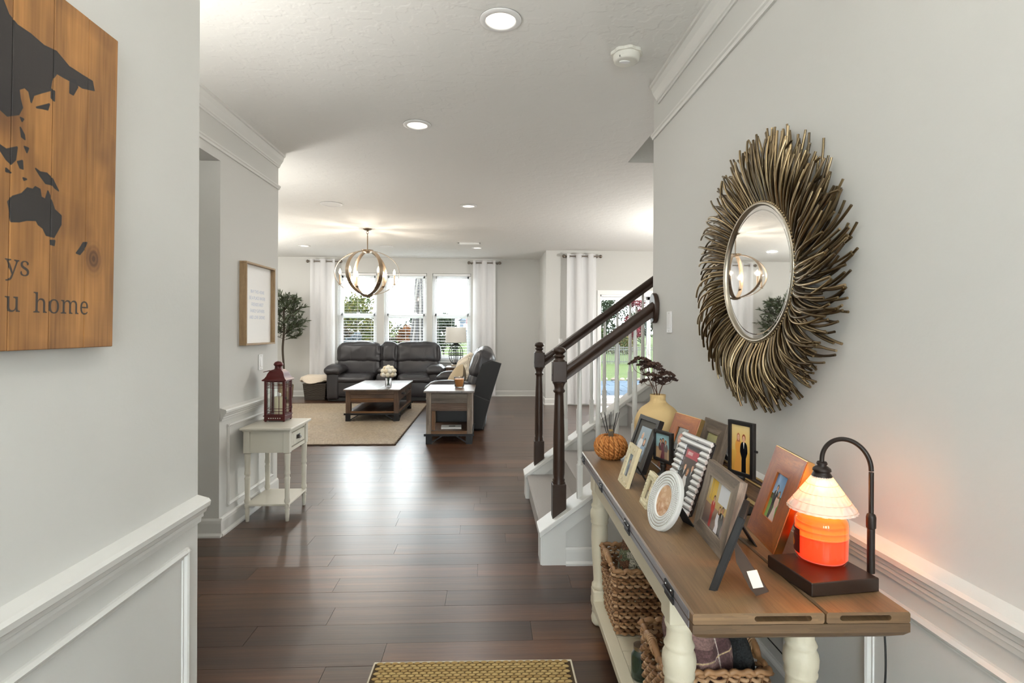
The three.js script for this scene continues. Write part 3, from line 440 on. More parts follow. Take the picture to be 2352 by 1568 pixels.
{
  const t = thing('coffee_table', 'rustic wood coffee table with iron feet and two drawers, on the jute rug', 'coffee table', [-1.645, 0.012, -8.42]);
  const x0 = -0.375, x1 = 0.375, z0 = 0.64, z1 = -0.64, Y = 0.46;
  tops(t, -0.40, 0.40, Y, 0.69, -0.69, 5, slick);
  for (const x of [x0, x1]) for (const z of [z0, z1]) { const a = Math.sign(x), b = Math.sign(z); part('leg_post', uvm(bb(Math.min(x, x - a * 0.07), Math.max(x, x - a * 0.07), 0.11, Y - 0.022, Math.min(z, z - b * 0.07), Math.max(z, z - b * 0.07), 0.003), 0.5, 0.3, 'y', x, z), M.rust, t); }
  for (const z of [z0 - 0.01, z1 + 0.01]) for (let i = 0; i < 3; i++) part('apron_board', uvm(bb(x0 + 0.07, x1 - 0.07, 0.272 + i * 0.056, 0.326 + i * 0.056, z - 0.01, z + 0.01, 0.002), 0.6, 0.3, 'x', i * 0.37, i * 0.21 + z), [M.greyWood, M.oak, M.rust][(i + 1) % 3] === M.oak ? wood(tOak, 0.5, 0.55) : M.rust, t);
  part('apron_side', uvm(bb(x0 + 0.004, x0 + 0.02, 0.272, Y - 0.022, z1 + 0.07, z0 - 0.07), 0.6, 0.3, 'z'), M.rust, t);
  for (const s of [-1, 1]) { const d = part('drawer', uvm(bb(x1 - 0.02, x1 - 0.002, 0.285, Y - 0.03, s > 0 ? 0.01 : z1 + 0.075, s > 0 ? z0 - 0.075 : -0.01, 0.002), 0.6, 0.3, 'z', s * 0.3), M.rust, t); part('handle', [tube([[x1, 0.365, s * 0.29 - 0.06], [x1 + 0.03, 0.355, s * 0.29 - 0.055], [x1 + 0.034, 0.35, s * 0.29], [x1 + 0.03, 0.355, s * 0.29 + 0.055], [x1, 0.365, s * 0.29 + 0.06]], 0.005, 16, 6), bx(0.004, 0.022, 0.15, x1, 0.366, s * 0.29)], iron, d); }
  for (let i = 0; i < 4; i++) part('shelf_plank', uvm(bb(x0 + 0.01 + i * 0.1825, x0 + 0.01 + (i + 1) * 0.1825 - 0.002, 0.118, 0.14, z1 + 0.01, z0 - 0.01, 0.002), 0.9, 0.5, 'z', i * 0.23, i * 0.4), phy({ map: tRust, color: lin(0.5, 0.48, 0.48), roughness: 0.3, clearcoat: 0.5, clearcoatRoughness: 0.2 }), t);
  part('shelf_rail', [uvm(bb(x0 + 0.07, x1 - 0.07, 0.116, 0.144, z0 - 0.012, z0 - 0.002), 0.6, 0.3), uvm(bb(x1 - 0.012, x1 - 0.002, 0.116, 0.144, z1 + 0.07, z0 - 0.07), 0.6, 0.3, 'z')], wood(tOak, 0.5, 0.5), t);
  ironFoot(t, x0, x1, z0, z1, 0.10);
}
{
  const t = thing('end_table', 'rustic wood end table with an open shelf and iron feet at the rug corner', 'end table', [-0.442, 0, -6.60]);
  const x0 = -0.265, x1 = 0.265, z0 = 0.335, z1 = -0.335, Y = 0.62;
  tops(t, -0.292, 0.292, Y, 0.365, -0.365, 4, slick);
  for (const x of [x0, x1]) for (const z of [z0, z1]) { const a = Math.sign(x), b = Math.sign(z); part('leg_post', uvm(bb(Math.min(x, x - a * 0.058), Math.max(x, x - a * 0.058), 0.115, Y - 0.022, Math.min(z, z - b * 0.058), Math.max(z, z - b * 0.058), 0.003), 0.5, 0.3, 'y', x, z), M.greyWood, t); }
  const gw = wood(tGreyWood, 0.55, 0.62), dk = wood(tRust, 0.5, 0.8);
  part('apron_board', uvm(bb(x0 + 0.058, x1 - 0.058, 0.475, Y - 0.022, z0 - 0.02, z0 - 0.006, 0.002), 0.6, 0.3, 'x', 0.2), gw, t);
  part('apron_board', uvm(bb(x0 + 0.058, x1 - 0.058, 0.385, 0.473, z0 - 0.02, z0 - 0.006, 0.002), 0.6, 0.3, 'x', 0.6), M.rust, t);
  part('apron_side', uvm(bb(x1 - 0.02, x1 - 0.006, 0.12, Y - 0.022, z1 + 0.05, z0 - 0.05), 0.6, 0.3, 'z', 0.1), dk, t);
  const d = part('drawer', uvm(bb(x0 + 0.004, x0 + 0.02, 0.40, Y - 0.03, z1 + 0.06, z0 - 0.06, 0.002), 0.6, 0.3, 'z', 0.5), dk, t); part('handle', tube([[x0, 0.50, -0.06], [x0 - 0.03, 0.49, -0.05], [x0 - 0.034, 0.485, 0], [x0 - 0.03, 0.49, 0.05], [x0, 0.50, 0.06]], 0.006, 16, 6), M.nickel, d);
  part('back_panel', bb(x0 + 0.03, x1 - 0.03, 0.14, 0.58, z1 + 0.012, z1 + 0.024), M.black, t);
  part('inner_rail', uvm(bb(x0 + 0.06, x0 + 0.10, 0.155, 0.385, z0 - 0.06, z0 - 0.045), 0.5, 0.3, 'y'), wood(tOak, 0.5, 0.6), t);
  part('shelf', uvm(bb(x0 + 0.02, x1 - 0.02, 0.125, 0.15, z1 + 0.01, z0 - 0.012, 0.002), 0.9, 0.5, 'z'), dk, t);
  part('shelf_rail', uvm(bb(x0 + 0.058, x1 - 0.058, 0.118, 0.153, z0 - 0.012, z0 - 0.003), 0.6, 0.3), wood(tOak, 0.5, 0.5), t);
  ironFoot(t, x0, x1, z0, z1, 0.105);
  const b = thing('book', 'flat white boxed book with a dark square on its cover, inside the end table', 'book', [-0.43, 0.15, -6.48], 0.05);
  part('cover', bx(0.24, 0.022, 0.17, 0, 0.0115, 0, 0.003), std({ color: lin(0.62, 0.62, 0.60), roughness: 0.4 }), b); part('cover_picture', bx(0.075, 0.001, 0.06, 0.01, 0.0231, 0.01), M.black, b); part('pages', bx(0.225, 0.014, 0.002, 0, 0.0115, 0.0852), M.white, b);
}
{ // amber candle in a glass
  const t = thing('candle_jar', 'amber candle in a clear glass tumbler on the end table', 'candle', [-0.345, 0.62, -6.62]);
  part('glass', lathe([[0, 0], [0.052, 0], [0.056, 0.004], [0.064, 0.135], [0.0625, 0.136], [0.055, 0.012], [0, 0.012]], 32), phy({ color: lin(1, 1, 1), roughness: 0.02, transmission: 1, thickness: 0.003, ior: 1.45 }), t);
  part('wax', lathe([[0, 0.0135], [0.0535, 0.0135], [0.0595, 0.100], [0.056, 0.104], [0.03, 0.101], [0, 0.100]], 32), phy({ color: lin(0.75, 0.33, 0.06), roughness: 0.45, transmission: 0.25, thickness: 0 }), t);
  part('wick', cyl(0.0015, 0.0015, 0.014, 0, 0.1, 0, 6), M.black, t);
}
{ // white roses in a clear vase
  const v = thing('glass_vase', 'small clear glass vase of white roses on the coffee table', 'vase', [-1.475, 0.472, -8.10]);
  part('glass', lathe([[0, 0], [0.045, 0], [0.048, 0.004], [0.046, 0.13], [0.0445, 0.131], [0.045, 0.012], [0, 0.010]], 28), phy({ color: lin(1, 1, 1), roughness: 0.02, transmission: 1, thickness: 0.002, ior: 1.45 }), v);
  const pm = [lin(0.86, 0.82, 0.68), lin(0.88, 0.86, 0.78), lin(0.84, 0.74, 0.55)].map((c) => phy({ color: c, roughness: 0.8, transmission: 0.15, thickness: 0, side: THREE.DoubleSide }));
  const gm = std({ color: lin(0.02, 0.06, 0.025), roughness: 0.6 });
  const petal = (r, open) => { const g = new THREE.SphereGeometry(r, 8, 6, 0, PI * 0.8, 0.3, PI * 0.55); g.scale(1, 1.05, 1); return g; };
  const rose = []; for (let ring = 0; ring < 4; ring++) for (let k = 0; k < 3 + ring; k++) { const g = petal(0.012 + ring * 0.008, ring); g.rotateX(-0.15 - ring * 0.12); g.rotateY(k / (3 + ring) * 2 * PI + ring); g.translate(0, 0.004 * (3 - ring), 0); rose.push(g); }
  const rg = merge(rose);
  let n = 0;
  for (const [el, cnt] of [[90, 1], [55, 6], [20, 9], [-15, 8]]) for (let k = 0; k < cnt; k++) {
    const a = k / cnt * 2 * PI + el, e = rad(el), d = V3(Math.cos(e) * Math.cos(a), Math.sin(e), Math.cos(e) * Math.sin(a)), f = new THREE.Group();
    f.name = numbered('rose'); tag(f, 'white garden rose in the round bouquet on the coffee table', 'flower', 'white roses of the coffee table bouquet'); f.position.set(-1.475, 0.472, -8.10); scene.add(f);
    const b = part('bloom', rg, pm[n++ % 3], f); b.position.copy(d).multiplyScalar(0.085).add(V3(0, 0.205, 0)); b.quaternion.setFromUnitVectors(V3(0, 1, 0), d);
    part('stem', tube([[0.02 * Math.cos(a), 0.02, 0.02 * Math.sin(a)], [0.015 * Math.cos(a + 2), 0.12, 0.015 * Math.sin(a + 2)], [d.x * 0.08, 0.205 + d.y * 0.08, d.z * 0.08]], 0.0022, 10, 5), gm, f);
  }
}
{ // storage basket with a fluffy throw
  const bm = std({ color: lin(0.060, 0.045, 0.034), roughness: 0.6 }), t = thing('storage_basket', 'dark brown woven storage basket left of the sofa', 'basket', [-3.215, 0.0, -10.36]);
  const w0 = 0.36, w1 = 0.42, h = 0.30;
  for (let k = 0; k < 18; k++) { const y = 0.01 + k * (h / 18), w = (w0 + (w1 - w0) * k / 18) / 2, pts = []; const N = 64; for (let i = 0; i < N; i++) { const a = i / N * 4, s = Math.floor(a), f = (a - s) * 2 - 1, p = [[f, 1], [1, -f], [-f, -1], [-1, f]][s], o = 0.005 * Math.sin(i * PI / 2 + k * PI); pts.push([p[0] * w * (1 + o / w), y, p[1] * w * 0.9 * (1 + o / w)]); } part('woven_strand', tube(pts, 0.0095, 128, 5, true), bm, t); }
  part('rim', tube([[-w1 / 2, h, w1 * 0.45], [w1 / 2, h, w1 * 0.45], [w1 / 2, h, -w1 * 0.45], [-w1 / 2, h, -w1 * 0.45]].flatMap((p, i, A) => { const q = A[(i + 1) % 4]; return [0.02, 0.5, 0.98].map((f) => [p[0] + (q[0] - p[0]) * f, h, p[2] + (q[2] - p[2]) * f]); }), 0.013, 80, 6, true), bm, t);
  part('basket_floor', bb(-w0 / 2, w0 / 2, 0.004, 0.014, -w0 * 0.45, w0 * 0.45), bm, t);
  let g = new THREE.SphereGeometry(1, 48, 28); const p = g.attributes.position;
  for (let i = 0; i < p.count; i++) { let x = p.getX(i), y = p.getY(i), z = p.getZ(i); const drape = Math.max(0, Math.abs(x) - 0.72) * 0.5; let Y = 0.385 + y * 0.075 + 0.03 * (n3(x * 3, y * 3, z * 3, 3) - 0.5) * 2 - (y < 0.3 ? drape * 0.25 : drape * 0.14) + 0.012 * (n3(x * 14, y * 14, z * 14, 5) - 0.5) * 2; if (z > 0.7) Y -= (z - 0.7) * 0.25; p.setXYZ(i, x * 0.285 - 0.02, Y, z * 0.22); }
  g.computeVertexNormals();
  solo('throw_blanket', 'fluffy cream throw blanket heaped on the dark woven basket', 'blanket', uvm(g, 0.3), std({ color: lin(0.80, 0.70, 0.58), roughness: 1, bumpMap: tFine, bumpScale: 0.006 }), [-3.235, 0, -10.36]);
}
// curtains: grommet panels on rods
const clothM = phy({ color: lin(0.90, 0.90, 0.91), roughness: 0.95, transmission: 0.38, thickness: 0, side: THREE.DoubleSide, bumpMap: tFine, bumpScale: 0.0006 });
function curtain(label, x0, x1, y0, y1, Z, waves, flare = 0.02) {
  const t = thing('curtain', label, 'curtain', [(x0 + x1) / 2, 0, -Z]), W = x1 - x0, nx = 120, ny = 24, g = new THREE.PlaneGeometry(1, 1, nx, ny), p = g.attributes.position;
  for (let i = 0; i < p.count; i++) { const u = p.getX(i) + 0.5, v = p.getY(i) + 0.5, w = W + flare * (1 - v); const ph = u * waves * 2 * PI; const A = 0.040 * (0.85 + 0.3 * vn(u * 5, v * 3, 64, 64, 8)); p.setXYZ(i, (u - 0.5) * w + 0.010 * Math.sin(ph * 2), y0 + v * (y1 - y0), A * Math.cos(ph + 0.5 * (1 - v) * Math.sin(u * 6)) + 0.004 * (fbm(u, v, 8, 4, 2, 9) - 0.5)); }
  g.computeVertexNormals(); part('cloth', g, clothM, t);
  for (let k = 0; k < waves * 2; k++) { const u = (k + 0.5) / (waves * 2); part('grommet', new THREE.TorusGeometry(0.022, 0.004, 6, 16).rotateY(PI / 2).translate((u - 0.5) * W, y1 - 0.045, 0), M.nickel, t); }
  return t;
}
const rodM = std({ color: lin(0.22, 0.19, 0.16), roughness: 0.35, metalness: 1 });
function rod(label, x0, x1, y, Z, off = 0.11) {
  const t = thing('curtain_rod', label, 'curtain rod', [(x0 + x1) / 2, y, -Z + off]), L = (x1 - x0) / 2;
  part('pole', bar([-L, 0, 0], [L, 0, 0], 0.012, 12), rodM, t);
  for (const s of [-1, 1]) { part('finial', [sph(0.03, s * (L + 0.035), 0, 0), cyl(0.017, 0.017, 0.012, 0, -0.006, 0, 14).rotateZ(PI / 2).translate(s * (L + 0.006), 0, 0)], rodM, t); part('bracket', [bar([s * (L - 0.015), 0, 0], [s * (L - 0.015), 0, -off], 0.006, 8), cyl(0.02, 0.02, 0.006, 0, -0.003, 0, 14).rotateX(PI / 2).translate(s * (L - 0.015), 0, -off + 0.003)], rodM, t); }
}
curtain('white grommet curtain panel left of the three windows', -3.44, -2.97, 0.03, 2.69, BZ - 0.11, 2);
curtain('white grommet curtain panel right of the three windows', -0.29, 0.15, 0.03, 2.69, BZ - 0.11, 2);
curtain('white grommet curtain panel left of the patio door', 1.38, 1.91, 0.03, 2.665, DZ - 0.11, 2.5);
rod('short nickel curtain rod with ball ends over the left window', -3.47, -2.90, 2.645, BZ); rod('short nickel curtain rod with ball ends over the right window', -0.34, 0.20, 2.645, BZ); rod('short nickel curtain rod with ball ends beside the patio door', 1.365, 1.945, 2.625, DZ);
// blinds
winX.forEach(([a, b], i) => {
  const t = thing('window_blind', ['left', 'middle', 'right'][i] + ' white slatted blind of the three living room windows, slats open', 'blind', [(a + b) / 2, 0.70, -BZ - 0.035]), W = b - a - 0.02, slat = bx(W, 0.0028, 0.048).rotateX(0.04);
  part('headrail', bb(-W / 2, W / 2, 1.69, 1.735, -0.028, 0.028, 0.003), M.white, t);
  for (let k = 0; k < 29; k++) part('slat', slat, M.vinyl, t).position.y = 0.06 + k * 0.0565;
  part('bottom_rail', bb(-W / 2, W / 2, 0.012, 0.032, -0.024, 0.024, 0.004), M.white, t);
  for (const x of [-W * 0.36, 0, W * 0.36]) part('ladder_cord', [bb(x - 0.0008, x + 0.0008, 0.03, 1.70, 0.0245, 0.0257), bb(x - 0.0008, x + 0.0008, 0.03, 1.70, -0.0257, -0.0245)], M.white, t);
  part('tilt_wand', bar([-W * 0.42, 1.70, 0.035], [-W * 0.42, 0.95, 0.037], 0.004, 6), M.vinyl, t);
});
{ // lamp table and lamp in the corner
  const t = thing('lamp_table', 'dark corner table beside the sofa carrying the globe lamp', 'table', [-0.60, 0, -10.36]);
  tops(t, -0.185, 0.185, 0.625, 0.25, -0.25, 2, slick); for (const x of [-0.15, 0.15]) for (const z of [-0.21, 0.21]) part('leg', bx(0.05, 0.60, 0.05, x, 0.30, z, 0.003), M.rust, t);
  part('apron', [bb(-0.16, 0.16, 0.50, 0.60, 0.2, 0.22), bb(-0.16, 0.16, 0.50, 0.60, -0.22, -0.2), bb(-0.16, -0.14, 0.50, 0.60, -0.2, 0.2), bb(0.14, 0.16, 0.50, 0.60, -0.2, 0.2)], M.rust, t); part('shelf', bx(0.31, 0.02, 0.42, 0, 0.15, 0), M.rust, t);
  const l = thing('table_lamp', 'lamp with an open iron globe base and pale drum shade before the right window', 'lamp', [-0.605, 0.625, -10.36]);
  part('base', [bx(0.17, 0.035, 0.17, 0, 0.0175, 0, 0.004)], std({ color: lin(0.35, 0.30, 0.24), roughness: 0.6 }), l);
  part('stem', [bar([0, 0.03, 0], [0, 0.47, 0], 0.010, 10), sph(0.02, 0, 0.06, 0)], iron, l);
  for (let k = 0; k < 3; k++) { const r = new THREE.TorusGeometry(1, 0.05, 6, 48).scale(0.135, 0.20, 0.135); part('globe_hoop', r.rotateY(k * PI / 3 + 0.3).translate(0, 0.235, 0), iron, l); }
  for (const y of [0.215, 0.255]) part('globe_ring', new THREE.TorusGeometry(0.133, 0.007, 6, 48).rotateX(PI / 2).translate(0, y, 0), iron, l);
  part('lamp_shade', lathe([[0.205, 0.455], [0.19, 0.745], [0.187, 0.745], [0.202, 0.455], [0.205, 0.455]], 48), phy({ color: lin(0.86, 0.84, 0.79), roughness: 0.95, transmission: 0.4, thickness: 0, side: THREE.DoubleSide }), l);
  part('finial', [bar([0, 0.47, 0], [0, 0.775, 0], 0.004, 8), sph(0.014, 0, 0.785, 0)], iron, l); part('shade_spider', [bar([-0.188, 0.74, 0], [0.188, 0.74, 0], 0.002, 6), bar([0, 0.74, -0.188], [0, 0.74, 0.188], 0.002, 6)], iron, l);
}
{ // olive tree in a basket pot, mostly hidden by the wall
  const t = thing('olive_tree', 'slim potted olive tree in the back left corner of the living room', 'potted tree', [-3.80, 0, -10.20]), bark = std({ color: lin(0.06, 0.045, 0.032), roughness: 0.9 });
  part('pot', lathe([[0, 0], [0.14, 0], [0.17, 0.05], [0.185, 0.28], [0.175, 0.29], [0.16, 0.26], [0, 0.25]], 28), std({ color: lin(0.25, 0.17, 0.09), roughness: 0.9, bumpMap: rep(tWeave, 3), bumpScale: 0.004 }), t);
  part('soil', cyl(0.155, 0.155, 0.012, 0, 0.252, 0), std({ color: lin(0.03, 0.022, 0.016), roughness: 1 }), t);
  part('trunk', [tube([[0, 0.25, 0], [0.015, 0.6, 0.01], [-0.01, 0.95, 0], [0.02, 1.35, 0.01], [0.0, 1.75, 0]], 0.019, 24, 7)], bark, t);
  const leaf = new THREE.BufferGeometry(); leaf.setAttribute('position', new THREE.BufferAttribute(new Float32Array([0, 0, 0, 0.011, 0.045, 0.004, 0, 0.1, 0, -0.011, 0.045, 0.004]), 3)); leaf.setIndex([0, 1, 2, 0, 2, 3]); leaf.computeVertexNormals();
  const L = [], B = [];
  const addTwig = (a, dir, len, nl) => { const b = a.clone().addScaledVector(dir, len); b.y -= len * 0.08; B.push(bar(a.toArray(), b.toArray(), 0.004, 5)); for (let i = 0; i < nl; i++) { const f = 0.25 + 0.75 * i / nl, p = a.clone().lerp(b, f), d = dir.clone().add(V3(rr(-1, 1), rr(-0.6, 0.9), rr(-1, 1)).multiplyScalar(0.9)).normalize(), g = flat(leaf.clone()); const s = rr(0.75, 1.25); g.scale(s, s, s); g.rotateY(rr(0, 6.28)); g.applyQuaternion(new THREE.Quaternion().setFromUnitVectors(V3(0, 1, 0), d)); g.translate(p.x, p.y, p.z); L.push(g); } return b; };
  for (let k = 0; k < 40; k++) { const y = 1.12 + 0.80 * (k / 40), a0 = V3(0.01, y, 0), ang = k * 2.4, spread = 0.36 * (1 - Math.abs(k / 40 - 0.35) * 0.9); const d = V3(Math.cos(ang), rr(0.15, 0.8), Math.sin(ang)).normalize(); const b = addTwig(a0, d, spread, 12); for (let j = 0; j < 4; j++) addTwig(a0.clone().lerp(b, rr(0.4, 1)), d.clone().add(V3(rr(-0.9, 0.9), rr(-0.6, 0.8), rr(-0.9, 0.9))).normalize(), rr(0.10, 0.2), 8); }
  const lm = phy({ color: lin(0.055, 0.075, 0.035), roughness: 0.6, transmission: 0.2, thickness: 0, side: THREE.DoubleSide });
  part('branches', B, bark, t); stuff(part('leaves', L, lm, t));
}
{ // globe chandelier
  const bronze = std({ color: lin(0.30, 0.235, 0.17), roughness: 0.34, metalness: 1 }), t = thing('globe_chandelier', 'large open globe chandelier of metal bands with six candle bulbs', 'chandelier', [-1.695, H, -7.66]);
  part('canopy', lathe([[0, -0.028], [0.02, -0.026], [0.05, -0.014], [0.062, -0.004], [0.062, 0]], 32), bronze, t);
  part('chain', [new THREE.TorusGeometry(0.014, 0.003, 6, 16).scale(1, 1.5, 1).translate(0, -0.05, 0), new THREE.TorusGeometry(0.014, 0.003, 6, 16).scale(1, 1.5, 1).rotateY(PI / 2).translate(0, -0.083, 0), sph(0.012, 0, -0.03, 0)], bronze, t);
  part('rod', bar([0, -0.10, 0], [0, -0.31, 0], 0.008, 10), bronze, t);
  const R = 0.445, Hh = 0.315, cy = -0.622;
  part('top_cap', lathe([[0, -0.345], [0.03, -0.342], [0.075, -0.320], [0.085, -0.305], [0.082, -0.298], [0.02, -0.296], [0.0, -0.29]], 32), bronze, t); part('bottom_cap', lathe([[0, -0.965], [0.03, -0.962], [0.075, -0.945], [0.09, -0.928], [0, -0.922]], 32), bronze, t);
  for (let k = 0; k < 6; k++) { const a = k * PI / 3 - 0.11, n = 40, w = 0.054, th = 0.006, pos = [], ix = [];
    for (let i = 0; i <= n; i++) { const f = -PI / 2 + 0.17 + (PI - 0.34) * i / n, r = R * Math.cos(f), y = cy + Hh * Math.sin(f); const nx = Math.cos(f) / R, ny = Math.sin(f) / Hh, l = Math.hypot(nx, ny); for (const [dw, dn] of [[-w / 2, 0], [w / 2, 0], [w / 2, -th], [-w / 2, -th]]) { const rr2 = r + nx / l * dn, yy = y + ny / l * dn; pos.push(rr2 * Math.cos(a) - dw * Math.sin(a), yy, rr2 * Math.sin(a) + dw * Math.cos(a)); } }
    for (let i = 0; i < n; i++) for (let j = 0; j < 4; j++) { const A = i * 4 + j, B = i * 4 + (j + 1) % 4; ix.push(A, A + 4, B, B, A + 4, B + 4); }
    let g = new THREE.BufferGeometry(); g.setAttribute('position', new THREE.BufferAttribute(new Float32Array(pos), 3)); g.setIndex(ix); g = crease(g, 0.6); part('band', g, bronze, t);
    const c = new THREE.Group(); c.name = 'candle_arm'; c.position.set(0.372 * Math.cos(a + 0.02), cy - 0.165, 0.372 * Math.sin(a + 0.02)); t.add(c);
    part('candle_tube', [cyl(0.011, 0.011, 0.13, 0, 0.012, 0, 14), lathe([[0, 0], [0.02, 0.002], [0.022, 0.012], [0.011, 0.014]], 16)], bronze, c); part('bracket', bar([0, 0.006, 0], [0.022 * Math.cos(a), -0.012, 0.022 * Math.sin(a)], 0.005, 6), bronze, c);
    part('bulb', lsm([[0, 0.142], [0.010, 0.145], [0.017, 0.165], [0.014, 0.19], [0.006, 0.215], [0, 0.225]], 16, 4), M.bulb ??= std({ color: 0xffffff, emissive: 0xffe2b8, emissiveIntensity: 14 }), c);
    const L = new THREE.PointLight(0xfff2e2, 0.42, 0, 2); L.name = 'lamp_light'; L.position.set(0, 0.18, 0); c.add(L);
  }
}
// ---------- staircase rising to the right between two low walls ----------
const RISE = 0.19, RUN = 0.26, SX = 0.335, SL = RISE / RUN;
const capY = (x) => 0.205 + SL * (x - 0.311);
{
  const t = thing('staircase', 'carpeted staircase with white closed side walls, rising to the right behind the hall wall', 'staircase', [0, 0, 0]);
  const carpet = std({ color: lin(0.54, 0.51, 0.485), roughness: 1, bumpMap: tex(256, 256, (u, v) => 128 + 240 * (fbm(u, v, 70, 70, 2, 55) - 0.5), false), bumpScale: 0.006 });
  for (let k = 0; k < 12; k++) { const x0 = SX + k * RUN, y = (k + 1) * RISE; const g = ext([[x0, y - RISE - (k ? 0.0 : 0)], [x0, y - 0.03], [x0 - 0.018, y - 0.022], [x0 - 0.022, y - 0.010], [x0 - 0.016, y - 0.001], [x0 - 0.004, y], [x0 + RUN + 0.03, y], [x0 + RUN + 0.03, y - RISE]], 1.06, 0).translate(0, 0, -4.235); part('carpet_step', uvm(crease(flat(g), 0.9), 0.12), carpet, t); }
  const low = (name, z0, z1, x1) => { // low wall with a sloped cap and an end panel
    const g = part('low_wall', uvm(ext([[0.318, 0], [x1, 0], [x1, capY(x1) - 0.03], [0.318, capY(0.318) - 0.03]], z1 - z0 - 0.01).translate(0, 0, -z1 + 0.005), 0.5), M.wall, t);
    part('wall_cap', ext([[0.300, capY(0.300) - 0.032], [x1, capY(x1) - 0.032], [x1, capY(x1) - 0.008], [0.300, capY(0.300) - 0.008]], z1 - z0 + 0.04, 0.004).translate(0, 0, -z1 - 0.02), M.trim, t);
    part('wall_cap_bead', [...[[-z0, 1], [-z1, -1]].map(([z, s]) => ext([[0.322, capY(0.322) - 0.062], [x1, capY(x1) - 0.062], [x1, capY(x1) - 0.030], [0.322, capY(0.322) - 0.030]], 0.020).translate(0, 0, z - 0.010))], M.trim, t);
    for (const s of [1, -1]) { const z = s > 0 ? -z0 : -z1; part('skirt_board', [ext([[0.312, 0], [0.447, 0], [0.447, capY(0.447) - 0.03], [0.312, capY(0.312) - 0.03]], 0.012).translate(0, 0, s > 0 ? z - 0.004 : z - 0.008), ext([[0.447, capY(0.447) - 0.118], [x1, capY(x1) - 0.118], [x1, capY(x1) - 0.03], [0.447, capY(0.447) - 0.03]], 0.010).translate(0, 0, s > 0 ? z - 0.004 : z - 0.006)], M.trim, t); }
    part('end_panel', bb(0.304, 0.318, 0, capY(0.311) - 0.032, -z1 - 0.003, -z0 + 0.003, 0.002), M.trim, t);
    return g;
  };
  low('near', 3.035, 3.17, 0.979); low('far', 4.235, 4.37, 2.6);
  part('low_wall_baseboard', xMould(BASE.map((p) => [p[0] * 0.8, p[1] * 0.85]), -3.035, 1, 0.447, 0.982), M.trim, t);
}
function railing(label, Z, x1, withRosette, sp) {
  const t = thing('stair_railing', label, 'railing', [0, 0, -Z]), NXp = 0.415, hc = (x) => 1.083 + SL * (x - 0.455);
  // newel post: square foot, turned shaft, square block, ball cap
  const nw = new THREE.Group(); nw.name = 'newel_post'; nw.position.set(NXp, 0, 0); t.add(nw);
  const y0 = capY(NXp) - 0.04;
  part('post_foot', bb(-0.039, 0.039, y0, 0.445, -0.039, 0.039, 0.004), M.espresso, nw);
  part('post_shaft', lathe([[0.036, 0.44], [0.038, 0.448], [0.033, 0.456], [0.036, 0.464], [0.030, 0.474], [0.0335, 0.50], [0.033, 0.70], [0.029, 0.86], [0.0255, 0.95], [0.025, 0.965], [0.033, 0.972], [0.035, 0.980], [0.030, 0.988], [0.027, 0.996], [0.031, 1.012], [0.038, 1.024], [0.040, 1.034], [0, 1.034]], 28), M.espresso, nw);
  part('post_block', bb(-0.040, 0.040, 1.030, 1.150, -0.040, 0.040, 0.004), M.espresso, nw);
  part('ball_cap', lathe([[0.034, 1.148], [0.036, 1.156], [0.027, 1.160], [0.025, 1.168], [0.034, 1.176], [0.035, 1.182], [0.026, 1.187], [0.025, 1.192], [0.036, 1.200], [0.039, 1.210], [0.035, 1.221], [0.022, 1.230], [0, 1.233]], 28), M.espresso, nw);
  part('screw_plug', cyl(0.006, 0.006, 0.003, 0, 0, 0, 10).rotateZ(PI / 2).translate(-0.0395, 1.07, 0), M.black, nw);
  const xa = NXp + 0.038, L = x1 - xa, prof = new THREE.Shape(); // handrail section: (z, y)
  [[-0.024, -0.034], [0.024, -0.034], [0.024, -0.016], [0.018, -0.008], [0.030, 0.006], [0.032, 0.018], [0.026, 0.030], [0.012, 0.036], [-0.012, 0.036], [-0.026, 0.030], [-0.032, 0.018], [-0.030, 0.006], [-0.018, -0.008], [-0.024, -0.016]].forEach((p, i) => (i ? prof.lineTo(p[0], p[1]) : prof.moveTo(p[0], p[1])));
  const hr = ext(prof, L); { const p = hr.attributes.position; for (let i = 0; i < p.count; i++) { const z = p.getX(i), y = p.getY(i), s = p.getZ(i), x = xa + s; p.setXYZ(i, x, hc(x) + y / Math.cos(Math.atan(SL)), -z); } }
  part('handrail', crease(flipIf(hr, false), 0.7), M.espresso, t);
  if (withRosette) { const e = new THREE.Shape(); e.absellipse(0, 0, 0.055, 0.082, 0, 2 * PI); part('rosette', ext(e, 0.014, 0.006, 3, 32).rotateY(-PI / 2).translate(RX - 0.008, hc(0.97), 0), M.espresso, t); }
  // balusters: square foot, collar, turned taper, square top
  for (let k = 0; ; k++) {
    const x = sp[0] + k * sp[1]; if (x > x1 - 0.02) break;
    const yb = capY(x) - 0.02, yt = hc(x) - 0.032, h = yt - yb, b = new THREE.Group(); b.name = 'baluster'; b.position.set(x, yb, 0); t.add(b);
    const f = 0.20 + SL * 0.0, g = [bb(-0.016, 0.016, 0, f, -0.016, 0.016, 0.002), lathe([[0.014, f - 0.004], [0.016, f + 0.004], [0.012, f + 0.010], [0.0145, f + 0.018], [0.0105, f + 0.026], [0.0150, f + 0.06], [0.0145, f + 0.16], [0.0115, h * 0.7], [0.0095, h - 0.002], [0, h]], 12)];
    part('baluster_shaft', g, M.trim, b); b.children[0].name = 'shaft';
  }
}
railing('near dark stair handrail with white balusters, ending in an oval plate on the hall wall', 3.10, 0.978, true, [0.537, 0.107]);
railing('far dark stair handrail with white balusters, passing behind the hall wall', 4.30, 1.62, false, [0.63, 0.104]);
